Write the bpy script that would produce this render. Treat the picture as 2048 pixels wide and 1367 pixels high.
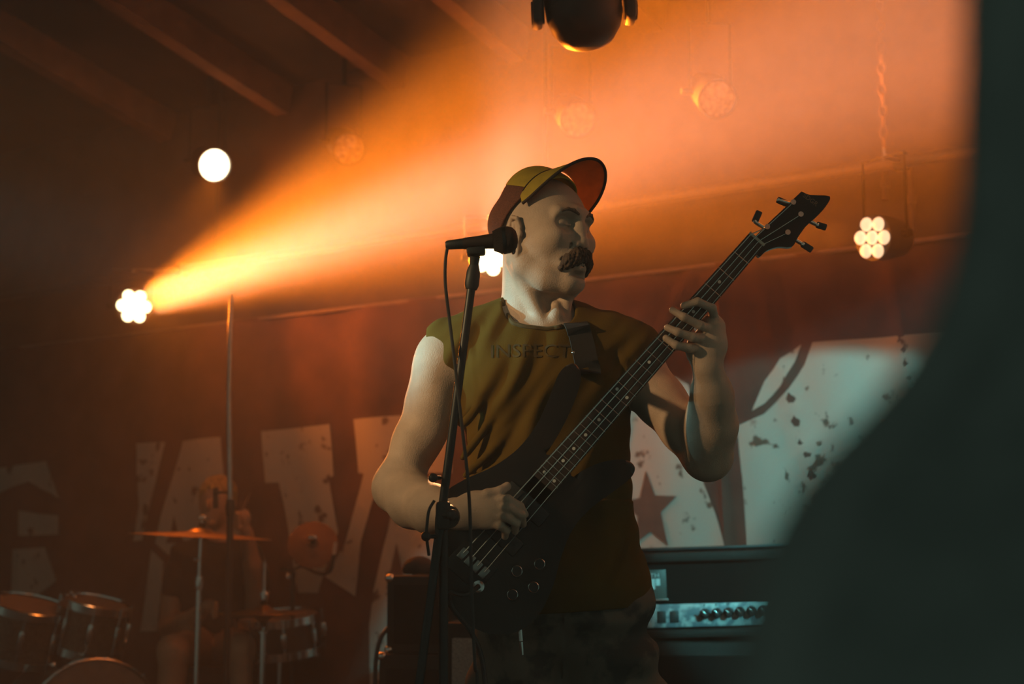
import bpy, bmesh, math, random
import numpy as np
from mathutils import Vector, Matrix
from mathutils.bvhtree import BVHTree
try:
    import openvdb as vdb
except ImportError:
    import pyopenvdb as vdb

random.seed(7)
rng = np.random.default_rng(7)
for o in list(bpy.data.objects):
    bpy.data.objects.remove(o)
SC = bpy.context.scene
COL = SC.collection
R = math.radians

# ------------------------------------------------------------------ camera
W, H, F = 2048.0, 1367.0, 3000.0
CAM = np.array([0.0, -3.0, 1.0])
PITCH = math.atan((1090 - 683.5) / F)
cd = bpy.data.cameras.new('camera')
cd.sensor_width = 36.0
cd.lens = 36.0 * F / W
cd.clip_start = 0.02
cd.clip_end = 100
cd.dof.use_dof = True
cd.dof.focus_distance = 2.92
cd.dof.aperture_fstop = 3.6
cam = bpy.data.objects.new('camera', cd)
COL.objects.link(cam)
cam.location = CAM
cam.rotation_euler = (math.pi / 2 + PITCH, 0, 0)
SC.camera = cam

# ------------------------------------------------------------------ view + world
vs = SC.view_settings
SC.display_settings.display_device = 'sRGB'
vs.view_transform = 'Standard'
vs.look = 'None'
vs.exposure = 0.0
vs.gamma = 1.0
vs.use_curve_mapping = False
SC.cycles.volume_bounces = 0
SC.cycles.max_bounces = 3
SC.cycles.diffuse_bounces = 1
SC.cycles.adaptive_threshold = 0.05
SC.cycles.adaptive_min_samples = 16
SC.cycles.glossy_bounces = 2
SC.cycles.transmission_bounces = 2
SC.cycles.sample_clamp_indirect = 4.0
SC.cycles.caustics_reflective = False
SC.cycles.caustics_refractive = False
SC.cycles.use_denoising = True

world = bpy.data.worlds.new('black_lift_ambient')  # added teal ambient that lifts the blacks, no lamp behind it
SC.world = world
world.use_nodes = True
wb = world.node_tree.nodes['Background']
wb.inputs['Color'].default_value = (0.55, 0.86, 0.68, 1)
wb.inputs['Strength'].default_value = 0.12

HAZE_DENSITY = 0.03
HAZE_G = 0.0

def P(px, py, Y):
    """point of the plane Y = const seen at a pixel of the 2048 x 1367 frame"""
    cx, cz = (px - W / 2) / F, (H / 2 - py) / F
    s, c = math.sin(PITCH), math.cos(PITCH)
    d = np.array([cx, c - cz * s, s + cz * c])
    t = (Y - CAM[1]) / d[1]
    return CAM + d * t

WA = R(35)
WD = np.array([math.cos(WA), -math.sin(WA), 0.0])      # along the back wall, to the right
WN = np.array([-math.sin(WA), -math.cos(WA), 0.0])     # from the wall to the room
W0 = np.array([0.664, 2.30, 0.0])

def PW(px, py, off=0.0):
    """point at a distance off in front of the back wall seen at a pixel"""
    d = P(px, py, 0.0) - CAM
    t = np.dot(W0 + WN * off - CAM, WN) / np.dot(d, WN)
    return CAM + d * t

def spot(name, loc, tgt, power, color, size, blend, radius=0.05):
    l = bpy.data.lights.new(name, 'SPOT')
    l.energy = power; l.color = color; l.spot_size = R(size); l.spot_blend = blend
    l.shadow_soft_size = radius
    o = bpy.data.objects.new(name, l); COL.objects.link(o)
    o.location = loc
    o.rotation_euler = (Vector(tgt) - Vector(loc)).to_track_quat('-Z', 'Y').to_euler()
    return o

def point(name, loc, power, color, radius=0.06):
    l = bpy.data.lights.new(name, 'POINT')
    l.energy = power; l.color = color; l.shadow_soft_size = radius
    o = bpy.data.objects.new(name, l); COL.objects.link(o); o.location = loc
    return o

# lamps of the house rig, out at the front of the stage
AMBER = (1.0, 0.205, 0.010)
WARM = (1.0, 0.46, 0.25)
TEAL = (0.20, 0.97, 1.0)
KEY_LOC = (-2.7, 0.05, 2.0)
spot('front_key_light', KEY_LOC, tuple(P(925, 655, 0.07)), 470, (0.38, 0.95, 1.0), 9.6, 1.0, 0.05)
spot('front_warm_light', (-2.3, -1.3, 2.15), tuple(P(965, 700, 0.0)), 200, (1.0, 0.68, 0.32), 22, 1.0, 0.06)
spot('side_teal_light', (1.75, -0.7, 1.9), tuple(PW(1545, 1180)), 235, TEAL, 29, 0.08, 0.03)
# ------------------------------------------------------------------ helpers: materials
MATS = {}
def mat(name, col, rough=0.6, metal=0.0, var=0.12, scale=30.0, bump=0.0, bscale=None, emit=None, estr=0.0,
        col2=None, thr=None, spec=0.5, trans=0.0):
    if name in MATS: return MATS[name]
    m = bpy.data.materials.new(name); m.use_nodes = True
    nt = m.node_tree; n = nt.nodes; b = n['Principled BSDF']
    b.inputs['Roughness'].default_value = rough
    b.inputs['Metallic'].default_value = metal
    b.inputs['Specular IOR Level'].default_value = spec
    tc = n.new('ShaderNodeTexCoord')
    nz = n.new('ShaderNodeTexNoise'); nz.inputs['Scale'].default_value = scale; nz.inputs['Detail'].default_value = 8
    nt.links.new(tc.outputs['Object'], nz.inputs['Vector'])
    rp = n.new('ShaderNodeValToRGB')
    c = np.array(col)
    if col2 is None:
        a, z = np.clip(c * (1 - var), 0, 1), np.clip(c * (1 + var), 0, 1)
        lo, hi = 0.3, 0.7
    else:
        a, z = np.array(col2), c
        lo, hi = thr or (0.35, 0.45)
    rp.color_ramp.elements[0].position = lo; rp.color_ramp.elements[0].color = (*a, 1)
    rp.color_ramp.elements[1].position = hi; rp.color_ramp.elements[1].color = (*z, 1)
    nt.links.new(nz.outputs['Fac'], rp.inputs['Fac'])
    nt.links.new(rp.outputs['Color'], b.inputs['Base Color'])
    if bump:
        nb = n.new('ShaderNodeTexNoise'); nb.inputs['Scale'].default_value = bscale or scale * 4
        nb.inputs['Detail'].default_value = 4
        nt.links.new(tc.outputs['Object'], nb.inputs['Vector'])
        bp = n.new('ShaderNodeBump'); bp.inputs['Strength'].default_value = bump; bp.inputs['Distance'].default_value = 0.004
        nt.links.new(nb.outputs['Fac'], bp.inputs['Height'])
        nt.links.new(bp.outputs['Normal'], b.inputs['Normal'])
    if emit:
        b.inputs['Emission Color'].default_value = (*emit, 1)
        b.inputs['Emission Strength'].default_value = estr
    if trans:
        tb = n.new('ShaderNodeBsdfTranslucent'); mx = n.new('ShaderNodeMixShader'); mx.inputs[0].default_value = trans
        nt.links.new(rp.outputs['Color'], tb.inputs['Color'])
        nt.links.new(b.outputs[0], mx.inputs[1]); nt.links.new(tb.outputs[0], mx.inputs[2])
        nt.links.new(mx.outputs[0], n['Material Output'].inputs['Surface'])
    MATS[name] = m
    return m

# ------------------------------------------------------------------ helpers: geometry as (verts, faces)
def V(*a): return np.array(a, float)
def unit(v):
    v = np.asarray(v, float); return v / (np.linalg.norm(v) + 1e-12)

class G:
    """collects shapes in world coordinates; build() links them as ONE mesh object"""
    def __init__(s): s.v = []; s.f = []; s.n = 0
    def add(s, v, f):
        v = np.asarray(v, float)
        s.v.append(v); s.f += [tuple(i + s.n for i in q) for q in f]; s.n += len(v); return s
    def box(s, c, size, ax=None, bev=0.0):
        c = np.asarray(c, float); h = np.asarray(size, float) / 2
        ax = np.eye(3) if ax is None else np.asarray(ax, float)
        if bev <= 0:
            pts = [[i, j, k] for i in (-1, 1) for j in (-1, 1) for k in (-1, 1)]
            v = np.array(pts) * h @ ax + c
            return s.add(v, [(0, 1, 3, 2), (4, 6, 7, 5), (0, 4, 5, 1), (2, 3, 7, 6), (0, 2, 6, 4), (1, 5, 7, 3)])
        bm = bmesh.new(); bmesh.ops.create_cube(bm, size=1.0)
        for q in bm.verts: q.co = Vector((q.co.x * 2 * h[0], q.co.y * 2 * h[1], q.co.z * 2 * h[2]))
        bmesh.ops.bevel(bm, geom=bm.edges[:] , offset=bev, segments=2, affect='EDGES', profile=0.5)
        bm.verts.ensure_lookup_table()
        v = np.array([q.co[:] for q in bm.verts]) @ ax + c
        f = [tuple(x.index for x in q.verts) for q in bm.faces]
        bm.free(); return s.add(v, f)
    def tube(s, pts, r, n=10, cap=True):
        pts = [np.asarray(p, float) for p in pts]; m = len(pts)
        rr = [r] * m if np.isscalar(r) else list(r)
        up = None; v = []
        for i, p in enumerate(pts):
            t = unit(pts[min(i + 1, m - 1)] - pts[max(i - 1, 0)])
            if up is None:
                up = unit(np.cross(t, V(0.3, 0.5, 0.81) if abs(t[2]) < 0.9 else V(0.2, 1, 0.1)))
            up = unit(up - t * np.dot(up, t)); w = np.cross(t, up)
            for k in range(n):
                a = 2 * math.pi * k / n
                v.append(p + rr[i] * (math.cos(a) * up + math.sin(a) * w))
        f = [(i * n + k, i * n + (k + 1) % n, (i + 1) * n + (k + 1) % n, (i + 1) * n + k) for i in range(m - 1) for k in range(n)]
        if cap: f += [tuple(range(n))[::-1], tuple(range((m - 1) * n, m * n))]
        return s.add(v, f)
    def lathe(s, prof, c, ax, n=32, cap=True):
        """prof: list of (radius, distance along ax)"""
        c = np.asarray(c, float); ax = unit(ax)
        u = unit(np.cross(ax, V(0, 0, 1) if abs(ax[2]) < 0.9 else V(1, 0, 0))); w = np.cross(ax, u)
        v = []
        for (r, h) in prof:
            for k in range(n):
                a = 2 * math.pi * k / n
                v.append(c + ax * h + max(r, 1e-5) * (math.cos(a) * u + math.sin(a) * w))
        m = len(prof)
        f = [(i * n + k, i * n + (k + 1) % n, (i + 1) * n + (k + 1) % n, (i + 1) * n + k) for i in range(m - 1) for k in range(n)]
        if cap: f += [tuple(range(n))[::-1], tuple(range((m - 1) * n, m * n))]
        return s.add(v, f)
    def prism(s, poly, o, u, w, d, th):
        """flat outline poly (a, b) in the frame o, u, w, thickened along d by th"""
        o, u, w, d = (np.asarray(q, float) for q in (o, u, w, d))
        a = [o + u * p[0] + w * p[1] for p in poly]; b = [q + d * th for q in a]; n = len(poly)
        bm = bmesh.new()
        va = [bm.verts.new(q) for q in a]; vb = [bm.verts.new(q) for q in b]
        fa = bm.faces.new(va); fb = bm.faces.new(vb[::-1])
        for i in range(n): bm.faces.new((va[i], vb[i], vb[(i + 1) % n], va[(i + 1) % n]))
        bmesh.ops.triangulate(bm, faces=[fa, fb])
        bm.verts.index_update()
        v = [q.co[:] for q in bm.verts]; f = [tuple(x.index for x in q.verts) for q in bm.faces]
        bm.free(); return s.add(v, f)
    def ball(s, c, r, n=12, ax=None):
        c = np.asarray(c, float); rr = np.ones(3) * r
        ax = np.eye(3) if ax is None else np.asarray(ax, float)
        v = []; f = []
        for i in range(n + 1):
            t = math.pi * i / n
            for k in range(2 * n):
                a = math.pi * k / n
                v.append((V(math.sin(t) * math.cos(a), math.sin(t) * math.sin(a), math.cos(t)) * rr) @ ax + c)
        m = 2 * n
        f = [(i * m + k, (i + 1) * m + k, (i + 1) * m + (k + 1) % m, i * m + (k + 1) % m) for i in range(n) for k in range(m)]
        return s.add(v, f)
    def arrays(s): return np.concatenate(s.v), s.f
    def build(s, name, m, parent=None, smooth=True, weld=False):
        v, f = s.arrays(); return mesh_obj(name, v, f, m, parent, smooth)

def mesh_obj(name, v, f, m, parent=None, smooth=True):
    me = bpy.data.meshes.new(name)
    base = np.zeros(3)
    root = parent
    while root is not None and root.parent is not None: root = root.parent
    if root is not None: base = np.array(root.location)
    v = np.asarray(v, float)
    o = bpy.data.objects.new(name, me); COL.objects.link(o)
    if parent is None:
        base = V((v[:, 0].min() + v[:, 0].max()) / 2, (v[:, 1].min() + v[:, 1].max()) / 2, v[:, 2].min())
        o.location = base
    v = v - base
    if isinstance(f, np.ndarray):
        k = f.shape[1]
        me.vertices.add(len(v)); me.vertices.foreach_set('co', v.astype(np.float32).ravel())
        me.loops.add(f.size); me.loops.foreach_set('vertex_index', f.astype(np.int32).ravel())
        me.polygons.add(len(f)); me.polygons.foreach_set('loop_start', np.arange(len(f), dtype=np.int32) * k)
        me.update(calc_edges=True)
    else:
        me.from_pydata([tuple(q) for q in v], [], f)
    bm = bmesh.new(); bm.from_mesh(me)
    bmesh.ops.remove_doubles(bm, verts=bm.verts, dist=1e-6)
    bmesh.ops.recalc_face_normals(bm, faces=bm.faces); bm.to_mesh(me); bm.free()
    me.validate()
    if m is not None:
        for q in (m if isinstance(m, (list, tuple)) else [m]): me.materials.append(q)
    if smooth:
        me.polygons.foreach_set('use_smooth', [True] * len(me.polygons))
        me.set_sharp_from_angle(angle=R(38))
    if parent is not None: o.parent = parent
    return o

def tag(o, label, cat, group=None, kind=None):
    o['label'] = label
    if cat: o['category'] = cat
    if group: o['group'] = group
    if kind: o['kind'] = kind
    return o
def thing(name, label, cat, loc, group=None):
    o = bpy.data.objects.new(name, None); COL.objects.link(o)
    o.location = Vector(loc); o.empty_display_size = 0.05
    return tag(o, label, cat, group)
def struct(o): o['kind'] = 'structure'; return o

def smooth_path(pts, n=8):
    """Catmull-Rom through the points"""
    pts = [np.asarray(p, float) for p in pts]; out = []
    q = [2 * pts[0] - pts[1]] + pts + [2 * pts[-1] - pts[-2]]
    for i in range(1, len(q) - 2):
        for k in range(n):
            t = k / n
            out.append(0.5 * ((2 * q[i]) + (-q[i - 1] + q[i + 1]) * t + (2 * q[i - 1] - 5 * q[i] + 4 * q[i + 1] - q[i + 2]) * t * t
                              + (-q[i - 1] + 3 * q[i] - 3 * q[i + 1] + q[i + 2]) * t ** 3))
    out.append(pts[-1]); return out

# ------------------------------------------------------------------ helpers: sculpting with distance fields
class SDF:
    def __init__(s, lo, hi, h):
        s.lo = np.asarray(lo, np.float32); s.h = h
        s.shape = tuple(int(math.ceil((b - a) / h)) + 1 for a, b in zip(lo, hi))
        s.d = np.full(s.shape, 1.0, np.float32)
    def block(s, lo, hi):
        i0 = [max(0, int((a - l) / s.h)) for a, l in zip(lo, s.lo)]
        i1 = [min(n, int((b - l) / s.h) + 2) for b, l, n in zip(hi, s.lo, s.shape)]
        if any(a >= b for a, b in zip(i0, i1)): return None, None
        sl = tuple(slice(a, b) for a, b in zip(i0, i1))
        g = [s.lo[k] + s.h * np.arange(i0[k], i1[k], dtype=np.float32) for k in range(3)]
        return sl, (g[0][:, None, None], g[1][None, :, None], g[2][None, None, :])
    def mix(s, sl, d, k, op):
        a = s.d[sl]
        if op == 'add':
            h = np.clip(0.5 + 0.5 * (a - d) / k, 0, 1); s.d[sl] = a * (1 - h) + d * h - k * h * (1 - h)
        else:
            h = np.clip(0.5 - 0.5 * (a + d) / k, 0, 1); s.d[sl] = a * (1 - h) - d * h + k * h * (1 - h)
    def cone(s, a, b, ra, rb, k=0.01, op='add', flat=None):
        """round cone; flat = (direction, factor > 1 squeezes the section along it)"""
        a, b = np.asarray(a, float), np.asarray(b, float)
        m = max(ra, rb) + k + 4 * s.h
        sl, g = s.block(np.minimum(a, b) - m, np.maximum(a, b) + m)
        if sl is None: return s
        x, y, z = g[0] - a[0], g[1] - a[1], g[2] - a[2]
        ba = b - a; L2 = float(ba @ ba) + 1e-12
        t = np.clip((x * ba[0] + y * ba[1] + z * ba[2]) / L2, 0, 1)
        x, y, z = x - ba[0] * t, y - ba[1] * t, z - ba[2] * t
        if flat is not None:
            q, w = unit(flat[0]), flat[1]
            p = (x * q[0] + y * q[1] + z * q[2]) * (w - 1)
            x, y, z = x + p * q[0], y + p * q[1], z + p * q[2]
        d = np.sqrt(x * x + y * y + z * z) - (ra + (rb - ra) * t)
        s.mix(sl, d.astype(np.float32), k, op); return s
    def chain(s, pts, rr, k=0.01, op='add', flat=None):
        for i in range(len(pts) - 1): s.cone(pts[i], pts[i + 1], rr[i], rr[i + 1], k, op, flat)
        return s
    def ell(s, c, r, k=0.01, op='add', ax=None):
        c = np.asarray(c, float); r = np.asarray(r, float)
        m = r.max() + k + 4 * s.h
        sl, g = s.block(c - m, c + m)
        if sl is None: return s
        x, y, z = g[0] - c[0], g[1] - c[1], g[2] - c[2]
        if ax is not None:
            ax = np.asarray(ax, float)
            x, y, z = (x * q[0] + y * q[1] + z * q[2] for q in ax)
        else:
            x, y, z = x + 0 * y + 0 * z, y + 0 * x + 0 * z, z + 0 * x + 0 * y
        k0 = np.sqrt((x / r[0]) ** 2 + (y / r[1]) ** 2 + (z / r[2]) ** 2)
        k1 = np.sqrt((x / r[0] ** 2) ** 2 + (y / r[1] ** 2) ** 2 + (z / r[2] ** 2) ** 2) + 1e-6
        s.mix(sl, (k0 * (k0 - 1) / k1).astype(np.float32), k, op); return s
    def grid(s):
        return tuple((s.lo[k] + s.h * np.arange(s.shape[k], dtype=np.float32)).reshape([-1 if j == k else 1 for j in range(3)]) for k in range(3))
    def cut(s, p, n, k=0.003):
        """keeps the side that n points away from"""
        x, y, z = s.grid(); n = unit(n)
        d = ((x - p[0]) * n[0] + (y - p[1]) * n[1] + (z - p[2]) * n[2]).astype(np.float32)
        a = s.d; h = np.clip(0.5 - 0.5 * (a - d) / k, 0, 1)
        s.d = a * (1 - h) + d * h + k * h * (1 - h); return s
    def mesh(s, smooth=0):
        b = 3 * s.h
        a = np.clip(s.d, -b, b)
        a[0] = a[-1] = b; a[:, 0] = a[:, -1] = b; a[:, :, 0] = a[:, :, -1] = b
        g = vdb.FloatGrid(float(b)); g.copyFromArray(a)
        p, t, q = g.convertToPolygons(isovalue=0.0, adaptivity=0.0)
        return np.asarray(p, float) * s.h + s.lo, np.asarray(q)[:, ::-1]

def text_mesh(s, size, th=0.0):
    c = bpy.data.curves.new('lettering', 'FONT'); c.body = s; c.size = size; c.align_x = 'CENTER'; c.align_y = 'CENTER'
    c.extrude = th; c.resolution_u = 3
    o = bpy.data.objects.new('lettering', c); COL.objects.link(o)
    dg = bpy.context.evaluated_depsgraph_get(); dg.update()
    me = o.evaluated_get(dg).to_mesh()
    v = np.array([q.co[:] for q in me.vertices]); f = [tuple(q.vertices) for q in me.polygons]
    o.evaluated_get(dg).to_mesh_clear()
    bpy.data.objects.remove(o); bpy.data.curves.remove(c)
    return v, f
# ------------------------------------------------------------------ the room
m_floor = mat('stage_floor_black', (0.05, 0.048, 0.045), 0.55, var=0.4, scale=6, bump=0.1)
m_wall = mat('rough_brown_wall', (0.11, 0.07, 0.05), 0.85, var=0.35, scale=5, bump=0.3, bscale=25)
m_ceil = mat('dark_ceiling_board', (0.045, 0.035, 0.03), 0.8, var=0.4, scale=4, bump=0.2)
m_raft = mat('rafter_wood', (0.14, 0.08, 0.05), 0.7, var=0.3, scale=9, bump=0.3)
m_black = mat('black_metal', (0.022, 0.022, 0.022), 0.42, var=0.2)
m_blackp = mat('black_plastic', (0.03, 0.03, 0.03), 0.5, var=0.2)
m_matte = mat('matte_black_paint', (0.010, 0.010, 0.010), 0.9, var=0.2, spec=0.05)
m_chrome = mat('chrome', (0.75, 0.75, 0.74), 0.18, 1.0, var=0.04)
m_steel = mat('worn_steel', (0.42, 0.41, 0.39), 0.32, 1.0, var=0.15)

AXW = np.array([WD, WN, [0, 0, 1]])            # rows: along the wall, out of the wall, up
ZW, SLOPE = 3.02, 0.22
def wall_at(s, off, z): return W0 + WD * s + WN * off + V(0, 0, z)

struct(G().box(wall_at(-1.2, 2.9, -0.05), (7.4, 6.2, 0.1), AXW).build('floor', m_floor, smooth=False))
struct(G().box(wall_at(-1.2, 9.0, -0.65), (9.0, 6.0, 0.1), AXW).build('floor_audience', m_floor, smooth=False))
struct(G().box(wall_at(-1.2, 6.04, -0.32), (7.4, 0.08, 0.56), AXW).build('trim_1', m_black, smooth=False))
struct(G().box(wall_at(-1.2, -0.06, 1.55), (7.4, 0.12, 3.1), AXW).build('wall_back', m_wall, smooth=False))
struct(G().box(wall_at(-4.84, 2.2, 1.7), (0.12, 4.4, 3.6), AXW).build('wall_left', m_wall, smooth=False))

ceil_ax = np.array([WD, unit(WN + V(0, 0, SLOPE)), unit(np.cross(WD, unit(WN + V(0, 0, SLOPE))))])
if ceil_ax[2][2] < 0: ceil_ax[2] *= -1
def ceil_at(s, q): return W0 + WD * s + V(0, 0, ZW) + ceil_ax[1] * q
ceiling = struct(G().box(ceil_at(-1.2, 2.6) + ceil_ax[2] * 0.05, (7.4, 5.4, 0.1), ceil_ax).build('ceiling', m_ceil, smooth=False))
def ceil_hit(px, py, drop):
    d = P(px, py, 0) - CAM; n = ceil_ax[2]
    return CAM + d * (np.dot(W0 + V(0, 0, ZW) - n * drop - CAM, n) / np.dot(d, n))
def rafter(s):
    G().box(ceil_at(s, 2.55) - ceil_ax[2] * 0.07, (0.075, 5.1, 0.14), ceil_ax).build('rafter', m_raft, ceiling, smooth=False)
rs = [float(np.dot(ceil_hit(px, py, 0.14) - W0, WD)) for px, py in ((395, 122), (645, 70), (955, 60))]
for s in rs + [rs[0] - 0.75, rs[2] + 0.62, rs[2] + 1.25]: rafter(s)

# ------------------------------------------------------------------ banner
m_ban = mat('banner_cloth_brown', (0.15, 0.075, 0.058), 0.85, var=0.25, scale=7, bump=0.15, bscale=60, spec=0.15)
m_let = mat('banner_print_cream', (0.60, 0.53, 0.46), 0.8, scale=15, col2=(0.17, 0.10, 0.07), thr=(0.345, 0.39), bump=0.1, bscale=60)
m_star = mat('banner_print_dark', (0.16, 0.085, 0.065), 0.85, var=0.2, scale=20)

ZB1 = float(PW(1440, 527, 0.05)[2]); ZB0 = 0.30
def cloth(s, z):
    return (0.055 + 0.007 * np.sin(7.3 * s + 1.5 * np.sin(2.1 * z)) + 0.006 * np.sin(19 * s + 2.2 * z + 0.8)
            + 0.005 * np.sin(5 * s - 9 * z) + 0.010 * np.exp(-((s - 0.35 + 0.25 * (z - 1.6)) / 0.03) ** 2)
            + 0.012 * np.exp(-((s - 0.78 + 0.12 * (z - 1.6)) / 0.025) ** 2) + 0.012 * np.exp(-((s + 0.15 - 0.6 * (z - 1.7)) / 0.03) ** 2)
            + 0.008 * np.exp(-((s - 0.12) / 0.012) ** 2))
def banner_mesh():
    ns, nz = 360, 90
    S = np.linspace(-4.35, 1.75, ns); Z = np.linspace(ZB0, ZB1, nz)
    v = []; 
    for z in Z:
        for s in S: v.append(wall_at(s, cloth(s, z), z))
    f = [(j * ns + i, j * ns + i + 1, (j + 1) * ns + i + 1, (j + 1) * ns + i) for j in range(nz - 1) for i in range(ns - 1)]
    return np.array(v), f
vb, fb = banner_mesh()
banner = mesh_obj('banner', vb, fb, m_ban)
md = banner.modifiers.new('thickness', 'SOLIDIFY'); md.thickness = 0.002; md.offset = -1
tag(banner, 'huge brown cloth banner with cream letters and stars hung on the back wall', 'banner')
hem = G().tube([wall_at(s, 0.058, ZB1 - 0.004) for s in np.linspace(-4.35, 1.75, 60)], 0.009, 8).build('hem', mat('banner_hem', (0.30, 0.2, 0.16), 0.8), banner)

def letter(polys, m, name='letter', lift=0.004):
    bm = bmesh.new()
    for poly in polys:
        vs_ = []
        for (px, py) in poly:
            q = PW(px, py, 0.06) - W0
            vs_.append(bm.verts.new((float(np.dot(q, WD)), float(q[2]), 0)))
        fc = bm.faces.new(vs_)
    bmesh.ops.triangulate(bm, faces=bm.faces[:])
    for _ in range(4):
        es = [e for e in bm.edges if e.calc_length() > 0.05]
        if not es: break
        bmesh.ops.subdivide_edges(bm, edges=es, cuts=1)
        bmesh.ops.triangulate(bm, faces=bm.faces[:])
    bm.verts.index_update()
    v = np.array([wall_at(q.co.x, float(cloth(q.co.x, q.co.y)) + lift, q.co.y) for q in bm.verts])
    f = [tuple(x.index for x in q.verts) for q in bm.faces]; bm.free()
    return mesh_obj(name, v, f, m, banner)
# letters as the photograph shows them, one mesh each
letter([[(-40, 940), (45, 928), (92, 921), (108, 958), (121, 996), (104, 986), (84, 979), (56, 962), (20, 975), (-40, 1000)],
        [(38, 1020), (70, 1026), (119, 1030), (119, 1068), (36, 1071)], [(22, 1098), (88, 1094), (118, 1160), (60, 1200), (20, 1180)]], m_let)
letter([[(268, 886), (327, 883), (312, 960), (295, 1035), (284, 1080), (264, 1082), (274, 1010), (267, 950)],
        [(363, 881), (442, 873), (450, 960), (480, 1090), (470, 1180), (440, 1280), (400, 1285), (380, 1150), (314, 1085), (325, 1030)],
        [(305, 1098), (329, 1122), (324, 1180), (316, 1262), (276, 1262), (290, 1180)]], m_let)
letter([[(524, 862), (659, 848), (667, 951), (657, 955), (679, 1062), (668, 1102), (640, 1185), (596, 1185), (574, 1062), (553, 964), (529, 965)]], m_let)
letter([[(707, 838), (905, 820), (905, 945), (772, 946), (748, 1002), (722, 1085), (708, 1192), (655, 1152), (690, 1090), (706, 1030), (729, 947), (717, 945)],
        [(800, 952), (900, 1000), (900, 1380), (740, 1380), (735, 1250), (745, 1180), (776, 1062)]], m_let)
letter([[(1348, 752), (1373, 768), (1388, 830), (1402, 948), (1430, 1024), (1455, 1110), (1120, 1130), (1170, 900), (1240, 790)]], m_let)
letter([[(1507, 822), (1530, 762), (1562, 717), (1603, 688), (1590, 722), (1562, 772), (1532, 806)],
        [(1478, 852), (1530, 828), (1580, 776), (1610, 728), (1626, 684), (1730, 676), (1900, 664), (1950, 900), (1900, 1130), (1495, 1130), (1488, 960)]], m_let)
letter([[(792, 1085), (800, 1130), (812, 1175), (772, 1178), (782, 1132)]], m_star, 'star', 0.007)
letter([[(1292, 941), (1313, 990), (1358, 992), (1326, 1024), (1339, 1091), (1303, 1063), (1268, 1088), (1276, 1032), (1240, 1002), (1280, 995)]], m_star, 'star', 0.007)
letter([[(350, 1030), (357, 1062), (372, 1085), (335, 1085), (345, 1062)]], m_star, 'star', 0.007)

# ------------------------------------------------------------------ lighting bar and lamps
OFFB = 0.42
OFFP = 0.15
zb = float(PW(1460, 375, OFFP)[2])
bar = thing('lighting_bar', 'long horizontal steel lighting bar above the banner carrying the seven-lens lamps', 'bar', wall_at(-1.2, OFFP, zb))
G().tube([wall_at(-4.5, OFFP, zb), wall_at(2.0, OFFP, zb)], 0.021, 12).build('pipe', mat('dull_pipe_paint', (0.09, 0.07, 0.06), 0.5), bar)
def ceil_z(off): return ZW + SLOPE * off
for s in (-4.0, -2.3, -0.55, 1.2):
    G().tube([wall_at(s, OFFP, zb), wall_at(s, OFFP, ceil_z(OFFP) + 0.01)], 0.008, 8).build('hanger_rod', m_black, bar)

def frame_for(d):
    d = unit(d); x = unit(np.cross(d, V(0, 0, 1))); return x, np.cross(x, d), d     # side, up, forward

def led_par(px, py, aim, label, lens_r, spread, estr, roll=0.0, col=(1.0, 0.80, 0.42)):
    c = PW(px, py, OFFB); x, u, d = frame_for(aim)
    if roll: x, u = x * math.cos(roll) + u * math.sin(roll), u * math.cos(roll) - x * math.sin(roll)
    t = thing('led_par_lamp', label, 'stage light', c, 'seven-lens lamps on the bar')
    rad = spread + lens_r * 1.12
    G().lathe([(rad * 0.72, -0.13), (rad * 0.8, -0.12), (rad * 0.98, -0.05), (rad, -0.002), (rad * 1.05, 0.004), (rad * 1.05, -0.012)][:4], c, d, 32).build('housing', m_black, t)
    ml = mat('lamp_lens_%d' % int(estr * 10), (0.8, 0.7, 0.5), 0.2, emit=col, estr=estr)
    for k in range(7):
        q = c if k == 0 else c + spread * (math.cos(k * math.pi / 3) * x + math.sin(k * math.pi / 3) * u)
        G().lathe([(lens_r, 0.0), (lens_r * 0.97, 0.004), (lens_r * 0.8, 0.010), (lens_r * 0.45, 0.014), (0.001, 0.016)], q, d, 20).build('lens', ml, t)
    xs = unit(np.cross(d, V(0, 0, 1)))
    a, b = c - d * 0.06 + xs * (rad + 0.012), c - d * 0.06 - xs * (rad + 0.012)
    s0 = float(np.dot(c - W0, WD)); top = wall_at(s0, OFFP, zb)
    hi = V(0, 0, top[2] - 0.035 - a[2])
    G().tube([a, a + hi * 0.8, a + hi, b + hi, b + hi * 0.8, b], 0.0042, 8).build('yoke', m_matte, t)
    G().tube([(a + b) / 2 + hi, top + WN * 0.02], 0.007, 8).build('bolt', m_steel, t)
    G().lathe([(0.031, -0.018), (0.031, 0.018)], top, WD, 16).build('clamp', m_black, t)
    for q in (a, b): G().lathe([(0.013, -0.012), (0.013, 0.012)], q, xs, 12).build('tilt_knob', m_matte, t)
    return c, d

def tocam(c): return unit(CAM - c)
cA = PW(268, 612, OFFB); cB = PW(980, 512, OFFB); cC = PW(1745, 475, OFFB)
dA = unit(V(0.74, -0.66, 0.145))
led_par(268, 612, unit(dA * 0.6 + tocam(cA)), 'seven-lens lamp throwing the wide orange beam, leftmost on the bar', 0.0255, 0.0495, 5.0)
led_par(980, 512, unit(tocam(cB) * 1.0 + V(0.1, 0, 0.1)), 'seven-lens lamp glowing behind the microphone and the singer\'s neck', 0.024, 0.047, 6.0, 0.26)
led_par(1745, 475, unit(tocam(cC) + V(-1.0, 0.1, 0.05)), 'seven-lens lamp lit peach right of the bass headstock', 0.0218, 0.0465, 1.25, 0.15, (1.0, 0.62, 0.36))
dA1 = unit(V(0.75, -0.65, 0.105))
spot('beam_core', cA + dA * 0.055, cA + dA1 * 3, 28000, (1.0, 0.48, 0.32), 13, 1.0, 0.075)
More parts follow.
